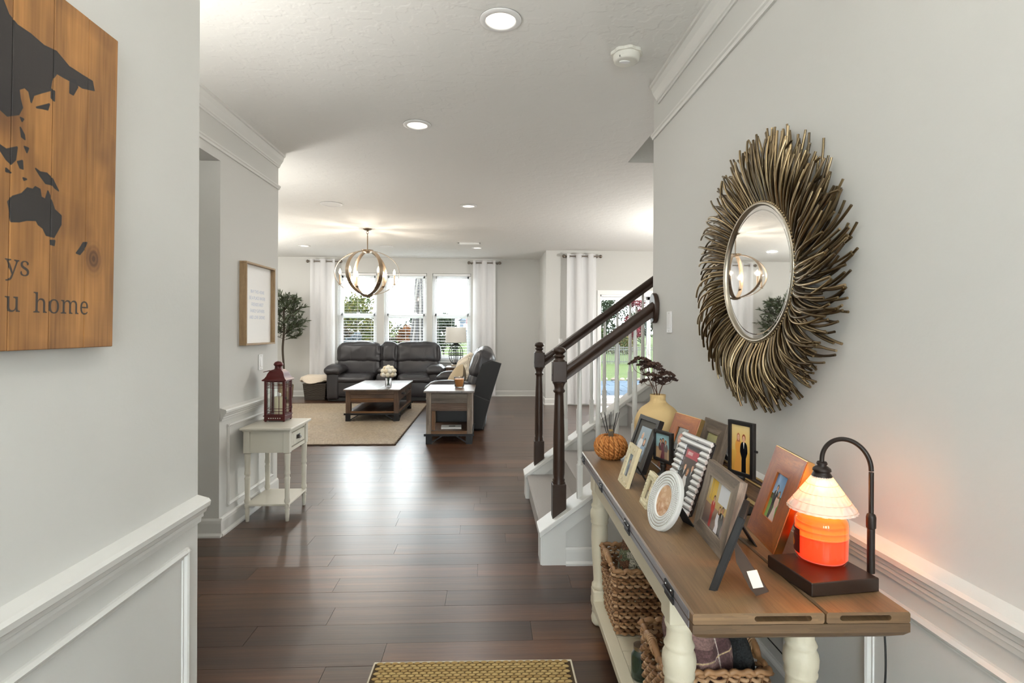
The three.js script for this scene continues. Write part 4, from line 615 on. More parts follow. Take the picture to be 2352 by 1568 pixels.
// ---------- console table along the right wall ----------
const TY = 0.762, TT = -0.0208;
const tableM = M.topWood;
{
  const t = thing('console_table', 'long console table with a folding brown plank top and cream turned legs, right', 'console table', [0.651, 0, -1.777], TT);
  const W = 0.445, L = 1.44, x0 = -W / 2, x1 = W / 2, z0 = -L / 2, z1 = L / 2; // z1 is the near end
  const slot = (xa, xb) => { const s = new THREE.Path(), y = TY - 0.0115, r = 0.0055; s.moveTo(xa + r, y - r); s.lineTo(xb - r, y - r); s.absarc(xb - r, y, r, -PI / 2, PI / 2, false); s.lineTo(xa + r, y + r); s.absarc(xa + r, y, r, PI / 2, PI * 1.5, false); return s; };
  const split = 0.048;
  // the two leaves of the upper layer, each with a finger slot at the near end
  for (const [a, b, sa, sb, k] of [[x0, split - 0.002, split - 0.145, split - 0.028, 1], [split + 0.002, x1, split + 0.030, split + 0.135, 2]]) {
    const s = shp([[a + 0.003, TY - 0.0225], [b - 0.003, TY - 0.0225], [b, TY - 0.019], [b, TY - 0.004], [b - 0.003, TY], [a + 0.003, TY], [a, TY - 0.004], [a, TY - 0.019]]); 
    const g0 = ext(s, L - 0.03).translate(0, 0, z0); s.holes.push(slot(sa, sb)); const g1 = ext(s, 0.03).translate(0, 0, z1 - 0.03);
    const leafp = part('top_leaf', uvm(merge([g0, g1]), 1.4, 0.6, 'z', 0.13 * k, 0.37 * k), tableM, t);
    part('slot_back', bb(sa, sb, TY - 0.019, TY - 0.004, z1 - 0.029, z1 - 0.02), M.rust, leafp);
  }
  // lower slab with a chamfered underside
  const sp = []; for (const x of [-1, 1]) for (const z of [-1, 1]) { sp.push(V3(x * W / 2, TY - 0.0235, z * L / 2), V3(x * (W / 2), TY - 0.041, z * L / 2), V3(x * (W / 2 - 0.010), TY - 0.050, z * (L / 2 - 0.006)), V3(x * (W / 2 - 0.034), TY - 0.064, z * (L / 2 - 0.026))); }
  part('lower_slab', uvm(new ConvexGeometry(sp), 1.4, 0.6, 'z', 0.7, 0.2), wood(tTopWood, 0.5, 0.5), t);
  const edgeSheenM = std({ color: lin(0.20, 0.19, 0.20), roughness: 0.3 });  // grey of window light on the left edge, put into the colour
  part('edge_sheen', bb(x0 - 0.002, x0 + 0.001, TY - 0.020, TY - 0.004, z0 + 0.01, z1 - 0.02), edgeSheenM, t); part('edge_sheen', bb(x0 - 0.002, x0 + 0.001, TY - 0.039, TY - 0.025, z0 + 0.01, z1 - 0.02), edgeSheenM, t);
  for (const z of [-0.66, -0.24, 0.18, 0.58]) { const h = part('hinge', [bx(0.004, 0.012, 0.06, x0 - 0.003, TY - 0.0125, z), bx(0.004, 0.012, 0.06, x0 - 0.003, TY - 0.033, z), cyl(0.0035, 0.0035, 0.06, 0, -0.03, 0, 10).rotateX(PI / 2).translate(x0 - 0.006, TY - 0.0228, z)], M.blackMetal, t); for (const s of [-1, 1]) part('hinge_screw', sph(0.0025, x0 - 0.005, TY - 0.0125, z + s * 0.018), M.chrome, h); }
  // base: legs, apron, shelf
  const lx0 = -0.153, lx1 = 0.160, lzF = -0.64, lzN = 0.435;
  const prof = [[0, 0], [0.026, 0.0], [0.034, 0.012], [0.037, 0.030], [0.033, 0.048], [0.027, 0.056], [0.033, 0.060], [0.033, 0.072], [0.027, 0.076], [0.027, 0.158], [0.030, 0.162], [0.035, 0.172], [0.034, 0.182], [0.027, 0.192], [0.0265, 0.205], [0.030, 0.26], [0.035, 0.33], [0.0375, 0.395], [0.036, 0.44], [0.0345, 0.452], [0.039, 0.458], [0.040, 0.464], [0.0375, 0.470], [0.0415, 0.484], [0.0425, 0.500], [0.0405, 0.514], [0.035, 0.524], [0.036, 0.530], [0.0385, 0.536], [0.036, 0.542], [0.032, 0.548], [0.031, 0.575], [0.0345, 0.582], [0.0365, 0.590], [0.0345, 0.598], [0.030, 0.602]];
  const lg = merge([lathe(prof, 28), bx(0.066, 0.088, 0.066, 0, 0.118, 0, 0.008), bx(0.072, 0.10, 0.072, 0, 0.650, 0, 0.003)]);
  for (const x of [lx0, lx1]) for (const z of [lzF, lzN]) { const l = part('leg', lg, M.cream, t); l.position.set(x, 0, z); }
  part('apron', [bb(lx0 - 0.030, lx0 - 0.012, 0.610, 0.700, lzF, lzN, 0.002), bb(lx1 + 0.012, lx1 + 0.030, 0.610, 0.700, lzF, lzN, 0.002), bb(lx0, lx1, 0.610, 0.700, lzN + 0.01, lzN + 0.028, 0.002), bb(lx0, lx1, 0.610, 0.700, lzF - 0.028, lzF - 0.01, 0.002)], M.cream, t);
  part('shelf_rail', bb(lx0 - 0.034, lx0 + 0.012, 0.085, 0.116, lzF + 0.03, lzN - 0.03, 0.003), M.cream, t); part('shelf_rail', bb(lx1 - 0.012, lx1 + 0.034, 0.085, 0.116, lzF + 0.03, lzN - 0.03, 0.003), M.cream, t);
  part('shelf_rail', bb(lx0 - 0.034, lx1 + 0.034, 0.085, 0.114, lzF - 0.035, lzF + 0.04, 0.003), M.cream, t); part('shelf_rail', bb(lx0 - 0.034, lx1 + 0.034, 0.085, 0.114, lzN - 0.04, lzN + 0.035, 0.003), M.cream, t);
  for (let i = 0; i < 11; i++) part('shelf_slat', bb(lx0 + 0.0125, lx1 - 0.0125, 0.094, 0.1145 - 0.0006 * (i % 2), lzF + 0.042 + i * 0.0901, lzF + 0.042 + (i + 1) * 0.0901 - 0.0025, 0.001), M.cream, t);
}
// ---------- picture frames ----------
// painted snapshots: a backdrop and people as simple figures
function snap(w, h, top, bottom, people, extra) {
  return canvasTex(w, h, (g) => {
    const gr = g.createLinearGradient(0, 0, 0, h); gr.addColorStop(0, top[0]); gr.addColorStop(0.55, top[1] ?? top[0]); gr.addColorStop(0.56, bottom[0]); gr.addColorStop(1, bottom[1] ?? bottom[0]); g.fillStyle = gr; g.fillRect(0, 0, w, h);
    if (extra) extra(g, w, h);
    for (const [x, y, s, skin, hair, top_, legs, gown] of people) { // x, y of the chin; s head height
      g.fillStyle = top_; g.beginPath(); g.moveTo(x - s * 0.30, y); g.quadraticCurveTo(x - s * 1.0, y + s * 0.1, x - s * 0.95, y + s * 1.5); g.lineTo(x - s * 0.5, y + s * 2.4); g.lineTo(x + s * 0.5, y + s * 2.4); g.lineTo(x + s * 0.95, y + s * 1.5); g.quadraticCurveTo(x + s * 1.0, y + s * 0.1, x + s * 0.30, y); g.fill();
      g.fillStyle = legs; g.beginPath(); g.moveTo(x - s * 0.55, y + s * 2.2); g.lineTo(x - s * (gown ? 1.5 : 0.6), y + s * 5.6); g.lineTo(x + s * (gown ? 1.5 : 0.6), y + s * 5.6); g.lineTo(x + s * 0.55, y + s * 2.2); g.fill();
      if (!gown) { g.fillStyle = '#e8e4de'; g.beginPath(); g.moveTo(x - s * 0.16, y + s * 0.06); g.lineTo(x, y + s * 1.0); g.lineTo(x + s * 0.16, y + s * 0.06); g.fill(); }
      g.fillStyle = hair; g.beginPath(); g.ellipse(x, y - s * 0.58, s * 0.46, s * 0.55, 0, 0, 2 * PI); g.fill();
      if (gown) { g.fillRect(x - s * 0.46, y - s * 0.6, s * 0.92, s * 0.9); }
      g.fillStyle = skin; g.beginPath(); g.ellipse(x, y - s * 0.42, s * 0.34, s * 0.46, 0, 0, 2 * PI); g.fill(); g.fillRect(x - s * 0.14, y - s * 0.1, s * 0.28, s * 0.2);
      g.fillStyle = '#3a2a22'; g.fillRect(x - s * 0.18, y - s * 0.5, s * 0.09, s * 0.05); g.fillRect(x + s * 0.09, y - s * 0.5, s * 0.09, s * 0.05); g.fillStyle = '#9a5a4c'; g.fillRect(x - s * 0.12, y - s * 0.2, s * 0.24, s * 0.05);
    }
  });
}
const SK = '#d9a88a', SK2 = '#c08a68', HB = '#33231b', HL = '#7a5230';
const gloss = (map) => phy({ map, roughness: 0.22, clearcoat: 0.6, clearcoatRoughness: 0.08 });
const easelM = std({ color: lin(0.018, 0.016, 0.015), roughness: 0.8 });
// a tabletop frame: width, height, border, depth; its bottom front edge lies on the table
function picFrame(label, w, h, bw, d, tilt, ang, X, Z, m, print, o = {}) {
  const root = thing('picture_frame', label, 'picture frame', [X, TY + 0.001, -Z], rad(ang)), t = new THREE.Group(); t.name = 'tilted_frame'; t.rotation.x = -rad(tilt); root.add(t);
  const P = (n, g, mm) => { const q = part(n, g, mm, t); return q; };
  const rails = [[[-w / 2, 0], [w / 2, 0], [w / 2 - bw, bw], [-w / 2 + bw, bw]], [[-w / 2, h], [-w / 2 + bw, h - bw], [w / 2 - bw, h - bw], [w / 2, h]], [[-w / 2, 0], [-w / 2 + bw, bw], [-w / 2 + bw, h - bw], [-w / 2, h]], [[w / 2, 0], [w / 2, h], [w / 2 - bw, h - bw], [w / 2 - bw, bw]]];
  if (!o.custom) rails.forEach((s, i) => P('frame_side', uvm(ext(s.map((p) => [p[0], p[1]]), d - 0.003, 0.0012, 1).translate(0, 0, 0.0012 - d), 0.35, 0.25, i < 2 ? 'x' : 'y', i * 0.3, w), m)); else o.custom(P, m);
  const ix = w / 2 - bw + 0.001, iy0 = bw - 0.001, iy1 = h - bw + 0.001;
  if (o.mat) { P('mat_board', bb(-ix, ix, iy0, iy1, -0.008, -0.006), std({ color: o.mat[0], roughness: 0.9 })); const k = o.mat[1]; const q = P('photo', bb(-ix + k, ix - k, iy0 + k, iy1 - k, -0.0065, -0.0055), gloss(print)); q.geometry = frontUV(q.geometry); } 
  else { const q = P('photo', o.photo ?? bb(-ix, ix, iy0, iy1, -0.007, -0.006), gloss(print)); q.geometry = frontUV(q.geometry); }
  if (o.lip) rails.forEach(() => 0), P('gold_lip', [bb(-w / 2 - 0.0015, w / 2 + 0.0015, h - 0.002, h + 0.0025, -d, -0.002), bb(-w / 2 - 0.0025, -w / 2 + 0.001, 0, h, -d, -0.002), bb(w / 2 - 0.001, w / 2 + 0.0025, 0, h, -d, -0.002)], o.lip);
  if (!o.noBack) P('backing', bb(-w / 2 + 0.004, w / 2 - 0.004, 0.004, h - 0.004, -d - 0.003, -d), easelM);
  if (!o.noEasel) { // strut from the back down to the table
    const ya = h * 0.62, hy = ya * Math.cos(rad(tilt)) - 0, hz = -ya * Math.sin(rad(tilt)) - (d + 0.003) * Math.cos(rad(tilt)), e = new THREE.Group(); e.name = 'easel'; root.add(e);
    if (o.wedge) { const q = [[hz + 0.004, hy + 0.012], [hz - 0.002, hy - 0.040], [hz - 0.030, 0.014], [hz - 0.042, 0.001], [hz - 0.066, 0.016]]; part('strut', ext(q, 0.006).rotateY(-PI / 2).translate(0.05, 0, 0), o.easelM, e); const st = ext([[hz - 0.036, 0.016], [hz - 0.056, 0.024], [hz - 0.043, 0.058], [hz - 0.023, 0.050]], 0.0006).rotateY(-PI / 2).translate(0.0509, 0, 0); part('price_sticker', st, o.sticker, e); return root; }
    const fz = hz - h * 0.38, g = ext([[-0.014, 0], [0.014, 0], [0.026, -1], [-0.026, -1]].map((p) => [p[0] * (o.es ?? 1), p[1] * Math.hypot(hy - 0.001, fz - hz)]), 0.003);
    g.rotateX(Math.atan2(-(fz - hz), hy) * 1); g.translate(0, hy, hz); part('strut', g, o.easelM ?? easelM, e);
    if (o.sticker) { const L2 = Math.hypot(hy, fz - hz); const st = bx(0.026, 0.045, 0.0006, 0, -L2 + 0.032, 0.0034 - 0.004); st.rotateX(Math.atan2(-(fz - hz), hy)); st.translate(0, hy, hz); part('price_sticker', st, o.sticker, e); }
  }
  return root;
}
function frontUV(g) { g = flat(g); g.computeBoundingBox(); const b = g.boundingBox, p = g.attributes.position, u = g.attributes.uv; for (let i = 0; i < p.count; i++) u.setXY(i, (p.getX(i) - b.min.x) / (b.max.x - b.min.x), (p.getY(i) - b.min.y) / (b.max.y - b.min.y)); return g; }
const crowd = (n, w, y, s, cols, seed) => Array.from({ length: n }, (_, i) => [w * (i + 0.8) / (n + 0.6), y + s * 0.4 * hash(i, 1, seed), s * (0.9 + 0.25 * hash(i, 2, seed)), i % 2 ? SK : SK2, hash(i, 3, seed) > 0.5 ? HB : HL, cols[i % cols.length], cols[(i + 1) % cols.length], hash(i, 4, seed) > 0.6]);
// small cream frame with a mosaic of chips
{
  const crm = std({ color: lin(0.66, 0.57, 0.36), roughness: 0.5 }), chip = [lin(0.80, 0.74, 0.56), lin(0.55, 0.45, 0.26), lin(0.72, 0.66, 0.50)].map((c) => std({ color: c, roughness: 0.3 }));
  const w = 0.115, h = 0.150, bw = 0.032;
  const f = picFrame('small cream frame inlaid with pale chips, second thing along the table edge after the pumpkin', w, h, bw, 0.014, 18, -89.6, 0.495, 1.963, crm, snap(128, 160, ['#5f7286', '#8da0ae'], ['#7a8a98', '#9aa4aa'], [[64, 70, 30, SK, HB, '#46566b', '#384456', false]]));
  const t = f.children[0]; for (let i = 0; i < 64; i++) { const a = rr(-w / 2 + 0.004, w / 2 - 0.004), b = rr(0.004, h - 0.004); if (Math.abs(a) < w / 2 - bw + 0.003 && b > bw - 0.003 && b < h - bw + 0.003) continue; const g = bx(rr(0.004, 0.008), rr(0.003, 0.007), 0.0014, 0, 0, 0, 0.0005, 1).rotateZ(rr(0, 3)).translate(a, b, 0.0004); part('inlay_chip', g, chip[i % 3], t); }
}
picFrame('black wood frame with a grey mat, standing behind the small cream inlaid frame', 0.174, 0.225, 0.016, 0.022, 21, -81, 0.587, 2.171, M.black, snap(192, 256, ['#8fa2ae', '#7d8d94'], ['#5a6a74', '#3c4a55'], [[70, 92, 46, SK, '#b9b1a8', '#d8dce0', '#cfd3d8', false], [136, 128, 44, SK, HB, '#88a0b8', '#c0c8d0', true]]), { mat: [lin(0.09, 0.085, 0.075), 0.028] });
picFrame('wide orange-brown leather-toned frame leaning before the cream vase', 0.189, 0.236, 0.052, 0.02, 21, -79.9, 0.730, 2.138, M.redWood, snap(160, 224, ['#3c4038', '#55594e'], ['#5a3e38', '#3a2c2c'], [[66, 110, 62, '#d79a78', '#b0563c', '#1a1c1e', '#1a1c1e', false], [128, 190, 44, SK, HL, '#8a7a90', '#8a7a90', true]]), { lip: std({ color: lin(0.5, 0.34, 0.14), roughness: 0.3, metalness: 1 }) });
picFrame('broad grey weathered wood frame standing back against the wall, right of the vase', 0.190, 0.215, 0.050, 0.024, 16, -87.6, 0.850, 2.101, M.greyWood, snap(128, 160, ['#c8c890', '#d8d8b0'], ['#8a8a78', '#5a5a50'], [[72, 92, 34, SK2, HB, '#2a2c34', '#1e2026', false]]));
{ // white corrugated metal frame
  const cm = std({ color: lin(0.78, 0.78, 0.77), roughness: 0.38, metalness: 0.2 });
  picFrame('white corrugated metal frame with ridged border, middle of the table', 0.190, 0.240, 0.045, 0.016, 20, -84.3, 0.597, 1.704, cm, snap(192, 256, ['#5a2c30', '#3c3a34'], ['#2c2a28', '#1c1c1c'], [[60, 120, 34, SK, HB, '#17181c', '#141418', false], [104, 140, 34, SK2, HL, '#d8d4d0', '#d8d4d0', true], [146, 112, 34, SK, HB, '#1a2028', '#14161c', false]], (g) => { g.fillStyle = '#b03a4a'; g.fillRect(20, 10, 150, 44); g.fillStyle = '#d8a0a0'; g.fillRect(40, 20, 60, 18); }), {
    custom: (P, m) => { const w = 0.190, h = 0.240, bw = 0.045, n = 13, ph = h / n; for (let i = 0; i < n; i++) { const y = (i + 0.5) * ph, seg = (a, b, k) => P('ridge', flat(new THREE.CylinderGeometry(ph * 0.46, ph * 0.46, b - a, 4, 1).rotateY(0)).scale(1, 1, 0.8).rotateZ(PI / 2).translate((a + b) / 2, y, -0.004), m); if (y < bw || y > h - bw) seg(-w / 2, w / 2); else { seg(-w / 2, -w / 2 + bw); seg(w / 2 - bw, w / 2); } } P('ridge_backing', [bb(-w / 2, w / 2, 0, bw, -0.012, -0.005), bb(-w / 2, w / 2, h - bw, h, -0.012, -0.005), bb(-w / 2, -w / 2 + bw, bw, h - bw, -0.012, -0.005), bb(w / 2 - bw, w / 2, bw, h - bw, -0.012, -0.005)], M.black); P('nail', sph(0.002, 0.02, h - 0.012, 0.004), M.nickel); } });
}
{ // tiny cream wavy frame
  const crm = std({ color: lin(0.68, 0.61, 0.40), roughness: 0.45 });
  picFrame('tiny cream carved frame with a beaded edge, half hidden behind the oval frame', 0.078, 0.108, 0.020, 0.016, 19, -92, 0.503, 1.725, crm, snap(96, 128, ['#8a7a5a', '#9a8a68'], ['#6a5038', '#4c3a2a'], [[48, 66, 26, SK, HL, '#b8b0a0', '#b8b0a0', true]]), { custom: (P, m) => { const w = 0.078, h = 0.108, bw = 0.020; P('frame_body', (() => { const s = shp([[-w / 2, 0], [w / 2, 0], [w / 2, h], [-w / 2, h]]), q = new THREE.Path(); q.moveTo(-w / 2 + bw, bw); q.lineTo(-w / 2 + bw, h - bw); q.lineTo(w / 2 - bw, h - bw); q.lineTo(w / 2 - bw, bw); q.closePath(); s.holes.push(q); return ext(s, 0.012, 0.002).translate(0, 0, -0.014); })(), m); for (let i = 0; i < 9; i++) for (const x of [-w / 2 + 0.008, w / 2 - 0.008]) P('bead', sph(0.006, x, 0.012 + i * 0.0105, 0.0, 1, 1.1, 0.5, 8), m); for (let i = 0; i < 6; i++) for (const y of [0.008, h - 0.008]) P('bead', sph(0.006, -0.024 + i * 0.0096, y, 0.0, 1.1, 1, 0.5, 8), m); } });
}
{ // oval beaded frame
  const wm = std({ color: lin(0.66, 0.655, 0.63), roughness: 0.55 }), gm = std({ color: lin(0.20, 0.165, 0.12), roughness: 0.7 }), a = 0.066, b = 0.084, h = 2 * b;
  const el = (rx, ry) => { const e = new THREE.Shape(); e.absellipse(0, b, rx, ry, 0, 2 * PI); return e; };
  picFrame('oval whitewashed frame with rings of beads, nearest the table edge', 2 * a, h, 0.02, 0.018, 20, -74, 0.478, 1.520, wm, snap(128, 160, ['#c8a684', '#c09a78'], ['#b88e6c', '#a88060'], [], (g) => { for (let i = 0; i < 60; i++) { g.globalAlpha = 0.25; g.fillStyle = ['#e6cbb0', '#a87a5c', '#d8b494', '#f0dcc8'][i % 4]; g.beginPath(); g.ellipse(128 * hash(i, 1, 1), 160 * hash(i, 2, 1), 6 + 16 * hash(i, 3, 1), 4 + 9 * hash(i, 4, 1), 3 * hash(i, 5, 1), 0, 7); g.fill(); } g.globalAlpha = 1; }), { noBack: true, photo: ext(el(a * 0.56, b * 0.60), 0.001, 0, 1, 40).translate(0, 0, -0.006),
    custom: (P, m) => { const s = el(a, b), q = new THREE.Path(); q.absellipse(0, b, a * 0.53, b * 0.57, 0, 2 * PI, true); s.holes.push(q); P('frame_body', ext(s, 0.010, 0.003, 2, 56).translate(0, 0, -0.014), m); P('backing', ext(el(a * 0.95, b * 0.95), 0.003, 0, 1, 40).translate(0, 0, -0.019), gm);
      for (const [f, n, r] of [[0.93, 84, 0.0022], [0.83, 76, 0.0022], [0.73, 66, 0.0021], [0.63, 56, 0.0019]]) { P('bead_groove', new THREE.TorusGeometry(1, 0.03, 4, 64).scale(a * (f - 0.045), b * (f - 0.04), 0.02).translate(0, b, -0.0012), std({ color: lin(0.36, 0.32, 0.27), roughness: 0.7 })); const l = []; for (let i = 0; i < n; i++) { const t = i / n * 2 * PI; l.push(sph(r, a * f * Math.cos(t), b + b * f * Math.sin(t), 0.0002, 1, 1, 0.8, 6)); } stuff(P('bead_ring', l, m)); } } });
}
picFrame('large grey driftwood frame with a bright photo, right of the oval frame', 0.236, 0.200, 0.036, 0.020, 13, -94.9, 0.587, 1.419, M.greyWood, snap(256, 208, ['#cfc8b0', '#c8a868'], ['#9a7a68', '#6a5a58'], [[92, 92, 22, SK, HB, '#b83a34', '#a83030', false], [170, 120, 26, SK, HL, '#e8e6ee', '#e4e2ea', true], [200, 112, 26, SK2, HB, '#1c2028', '#16181e', false]], (g) => { g.fillStyle = '#d8b040'; g.fillRect(30, 6, 70, 90); g.fillStyle = '#a89050'; g.fillRect(44, 6, 6, 90); g.fillStyle = '#e8ecf2'; g.fillRect(130, 4, 100, 80); }));
picFrame('tall glossy orange wood frame with a wedding dance photo, beside the lamp', 0.194, 0.250, 0.062, 0.02, 19, -97.7, 0.738, 1.430, M.redWood, snap(160, 256, ['#4f7fb4', '#a8c4dc'], ['#6a9a50', '#8ab860'], [[58, 96, 30, SK, HB, '#14161a', '#121418', false], [100, 120, 28, SK, HL, '#f0c8b4', '#f2d8cc', true]], (g) => { g.fillStyle = '#2f5f34'; g.fillRect(0, 118, 160, 30); }), { lip: std({ color: lin(0.5, 0.34, 0.14), roughness: 0.3, metalness: 1 }), easelM: M.redWood });
picFrame('black frame seen edge-on from the side, its brown prop bearing a price sticker', 0.130, 0.180, 0.014, 0.014, 19, -121, 0.520, 1.215, M.black, snap(128, 176, ['#8a8f96', '#a0a4a8'], ['#60646a', '#484c52'], [[64, 80, 30, SK, HB, '#2a2c34', '#1e2026', false]]), { wedge: true, easelM: std({ color: lin(0.055, 0.032, 0.020), roughness: 0.75 }), sticker: std({ map: canvasTex(64, 96, (g) => { g.fillStyle = '#f3e9d2'; g.fillRect(0, 0, 64, 96); g.fillStyle = '#8a5a3a'; for (let i = 0; i < 5; i++) g.fillRect(12 + i * 9, 18, 5, 18); g.fillStyle = '#b8a890'; g.fillRect(12, 48, 38, 3); g.fillRect(12, 56, 28, 3); }), roughness: 0.7 }) });
// frames on stems
function stemFrame(label, w, h, X, Z, ang, yb, print, baseR, tilt = 0) {
  const t = thing('pedestal_frame', label, 'picture frame', [X, TY, -Z], rad(ang));
  part('foot', lathe([[0, 0], [baseR, 0], [baseR, 0.006], [baseR * 0.8, 0.012], [baseR * 0.35, 0.022], [baseR * 0.3, 0.035], [baseR * 0.42, 0.045], [baseR * 0.3, 0.055], [0, 0.056]], 28), M.black, t);
  part('stem', [cyl(0.0055, 0.0045, yb - 0.02, 0, 0.03, 0, 12), lathe([[0.0055, yb - 0.03], [0.012, yb - 0.006], [0.014, yb], [0, yb]], 16)], M.black, t);
  const s = shp([[-w / 2, yb], [w / 2, yb], [w / 2, yb + h], [-w / 2, yb + h]]), q = new THREE.Path(), k = 0.009; q.moveTo(-w / 2 + k, yb + k); q.lineTo(-w / 2 + k, yb + h - k); q.lineTo(w / 2 - k, yb + h - k); q.lineTo(w / 2 - k, yb + k); q.closePath(); s.holes.push(q);
  part('frame_border', ext(s, 0.012, 0.0015).translate(0, 0, -0.006), M.black, t);
  const ph = part('photo', bb(-w / 2 + k - 0.001, w / 2 - k + 0.001, yb + k - 0.001, yb + h - k + 0.001, 0.0, 0.002), gloss(print), t); ph.geometry = frontUV(ph.geometry);
  part('backing', bb(-w / 2 + 0.004, w / 2 - 0.004, yb + 0.004, yb + h - 0.004, -0.009, -0.006), easelM, t); part('thumb_screw', bar([w / 2, yb + h * 0.5, -0.002], [w / 2 + 0.010, yb + h * 0.5, -0.002], 0.004, 8), M.black, t);
}
stemFrame('small black frame on a short stem, in front of the orange frame by the vase', 0.108, 0.116, 0.680, 2.05, -72, 0.062, snap(160, 176, ['#8ab0b8', '#9ab8b8'], ['#b89a78', '#c8a880'], [[56, 66, 24, SK2, HB, '#5a3a38', '#b89070', false], [82, 60, 26, SK2, HB, '#6a2c38', '#6a2c38', true], [110, 68, 24, SK2, HL, '#6a5a58', '#a08068', false]]), 0.030);
stemFrame('tall narrow black frame on a pedestal, highest of the frames on the table', 0.096, 0.168, 0.803, 1.665, -68, 0.112, snap(160, 208, ['#e0c890', '#d8b060'], ['#d8a850', '#c89040'], [[58, 68, 26, SK, '#a86848', '#d89848', '#d89848', true], [100, 74, 30, SK, '#8a4a30', '#14161a', '#121418', false]]), 0.045);
{ // wide gilt frame lying back along the wall behind the others
  const gm = std({ color: lin(0.42, 0.29, 0.12), roughness: 0.38, metalness: 0.8 }), t = thing('landscape_frame', 'wide low picture in a ribbed gilt-edged frame leaning on the wall behind the others', 'picture frame', [0.868, TY, -1.86], -PI / 2); t.rotation.z = 0;
  const g = new THREE.Group(); g.name = 'tilted_frame'; g.rotation.x = -0.55; t.add(g); const w = 0.40, h = 0.085;
  for (const [k, y] of [[0, h], [1, h - 0.010], [2, h - 0.019]]) part('gilt_moulding', bx(w, 0.007, 0.014 - k * 0.003, 0, y - 0.0035, 0, 0.002), k === 1 ? M.espresso : gm, g);
  part('gilt_moulding', bx(w, 0.012, 0.012, 0, 0.006, 0, 0.002), gm, g); part('gilt_moulding', bx(0.012, h, 0.012, -w / 2 + 0.006, h / 2, 0, 0.002), gm, g); part('gilt_moulding', bx(0.012, h, 0.012, w / 2 - 0.006, h / 2, 0, 0.002), gm, g); part('panel', bx(w - 0.02, h - 0.012, 0.004, 0, h / 2, -0.003), wood(tOak, 0.5, 0.5), g);
}
// ---------- pumpkin, diffuser, vase ----------
{
  const t = thing('woven_pumpkin', 'round orange pumpkin braided of straw rope at the far end of the table', 'pumpkin', [0.548, TY, -2.365]), N = 18, R = 0.066, Hh = 0.05;
  const ms = [[0.46, 0.17, 0.035], [0.38, 0.13, 0.022], [0.52, 0.21, 0.05]].map((c) => std({ color: lin(...c), roughness: 0.75 }));
  part('core', lsm([[0, 0.004], [0.03, 0.004], [0.058, 0.03], [0.062, 0.055], [0.05, 0.085], [0.02, 0.096], [0, 0.095]], 32), ms[1], t);
  for (let k = 0; k < N; k++) { // each rib a two-strand braid from base to stem
    const b = new THREE.Group(); b.name = 'braid'; b.rotation.y = k / N * 2 * PI; t.add(b);
    for (let s = 0; s < 2; s++) { const pts = []; for (let i = 0; i <= 44; i++) { const f = i / 44, a = -PI / 2 + 0.25 + (PI - 0.5) * f, r = R * (0.30 + 0.70 * Math.cos(a)) + 0.002, y = 0.052 + Hh * Math.sin(a) * 0.96, w = 0.0062 * (0.25 + 0.75 * Math.cos(a)), ph = f * 26 + s * PI; pts.push([r + 0.003 * Math.cos(ph), y + 0.003 * Math.sin(ph) * Math.sin(a), w * Math.sin(ph)]); } part('strand', tube(pts, 0.0056, 60, 5), ms[(k + s) % 3], b); }
  }
  part('stem', [lathe([[0.014, 0.092], [0.010, 0.100], [0.008, 0.118], [0.010, 0.124], [0.008, 0.128], [0, 0.129]], 14)], std({ color: lin(0.42, 0.28, 0.10), roughness: 0.85, bumpMap: tFine, bumpScale: 0.002 }), t); for (let i = 0; i < 5; i++) part('stem_wrap', new THREE.TorusGeometry(0.0098, 0.0026, 6, 16).rotateX(PI / 2 + 0.25).translate(0, 0.099 + i * 0.0055, 0), M.jute, t);
  const d = thing('reed_diffuser', 'small clear reed diffuser bottle with black sticks behind the pumpkin', 'diffuser', [0.566, TY, -2.455]);
  part('bottle', lathe([[0, 0], [0.030, 0], [0.032, 0.004], [0.032, 0.050], [0.014, 0.062], [0.013, 0.082], [0.011, 0.082], [0.012, 0.06], [0.029, 0.048], [0.029, 0.006], [0, 0.006]], 24), phy({ color: lin(1, 1, 1), roughness: 0.03, transmission: 1, thickness: 0.002, ior: 1.45 }), d); part('collar', lathe([[0.012, 0.070], [0.0155, 0.070], [0.0155, 0.084], [0.012, 0.084]], 20), M.chrome, d); part('oil', lathe([[0, 0.007], [0.028, 0.007], [0.028, 0.035], [0, 0.035]], 20), phy({ color: lin(0.9, 0.85, 0.7), roughness: 0.05, transmission: 0.9, thickness: 0 }), d);
  for (let i = 0; i < 8; i++) { const a = i / 8 * 2 * PI + 0.3, r = 0.030 + 0.012 * hash(i, 1, 4); part('reed', bar([-0.006 * Math.cos(a), 0.015, -0.006 * Math.sin(a)], [r * Math.cos(a) * 1.1, 0.185 + 0.01 * hash(i, 2, 4), r * Math.sin(a)], 0.0016, 6), M.black, d); }
}
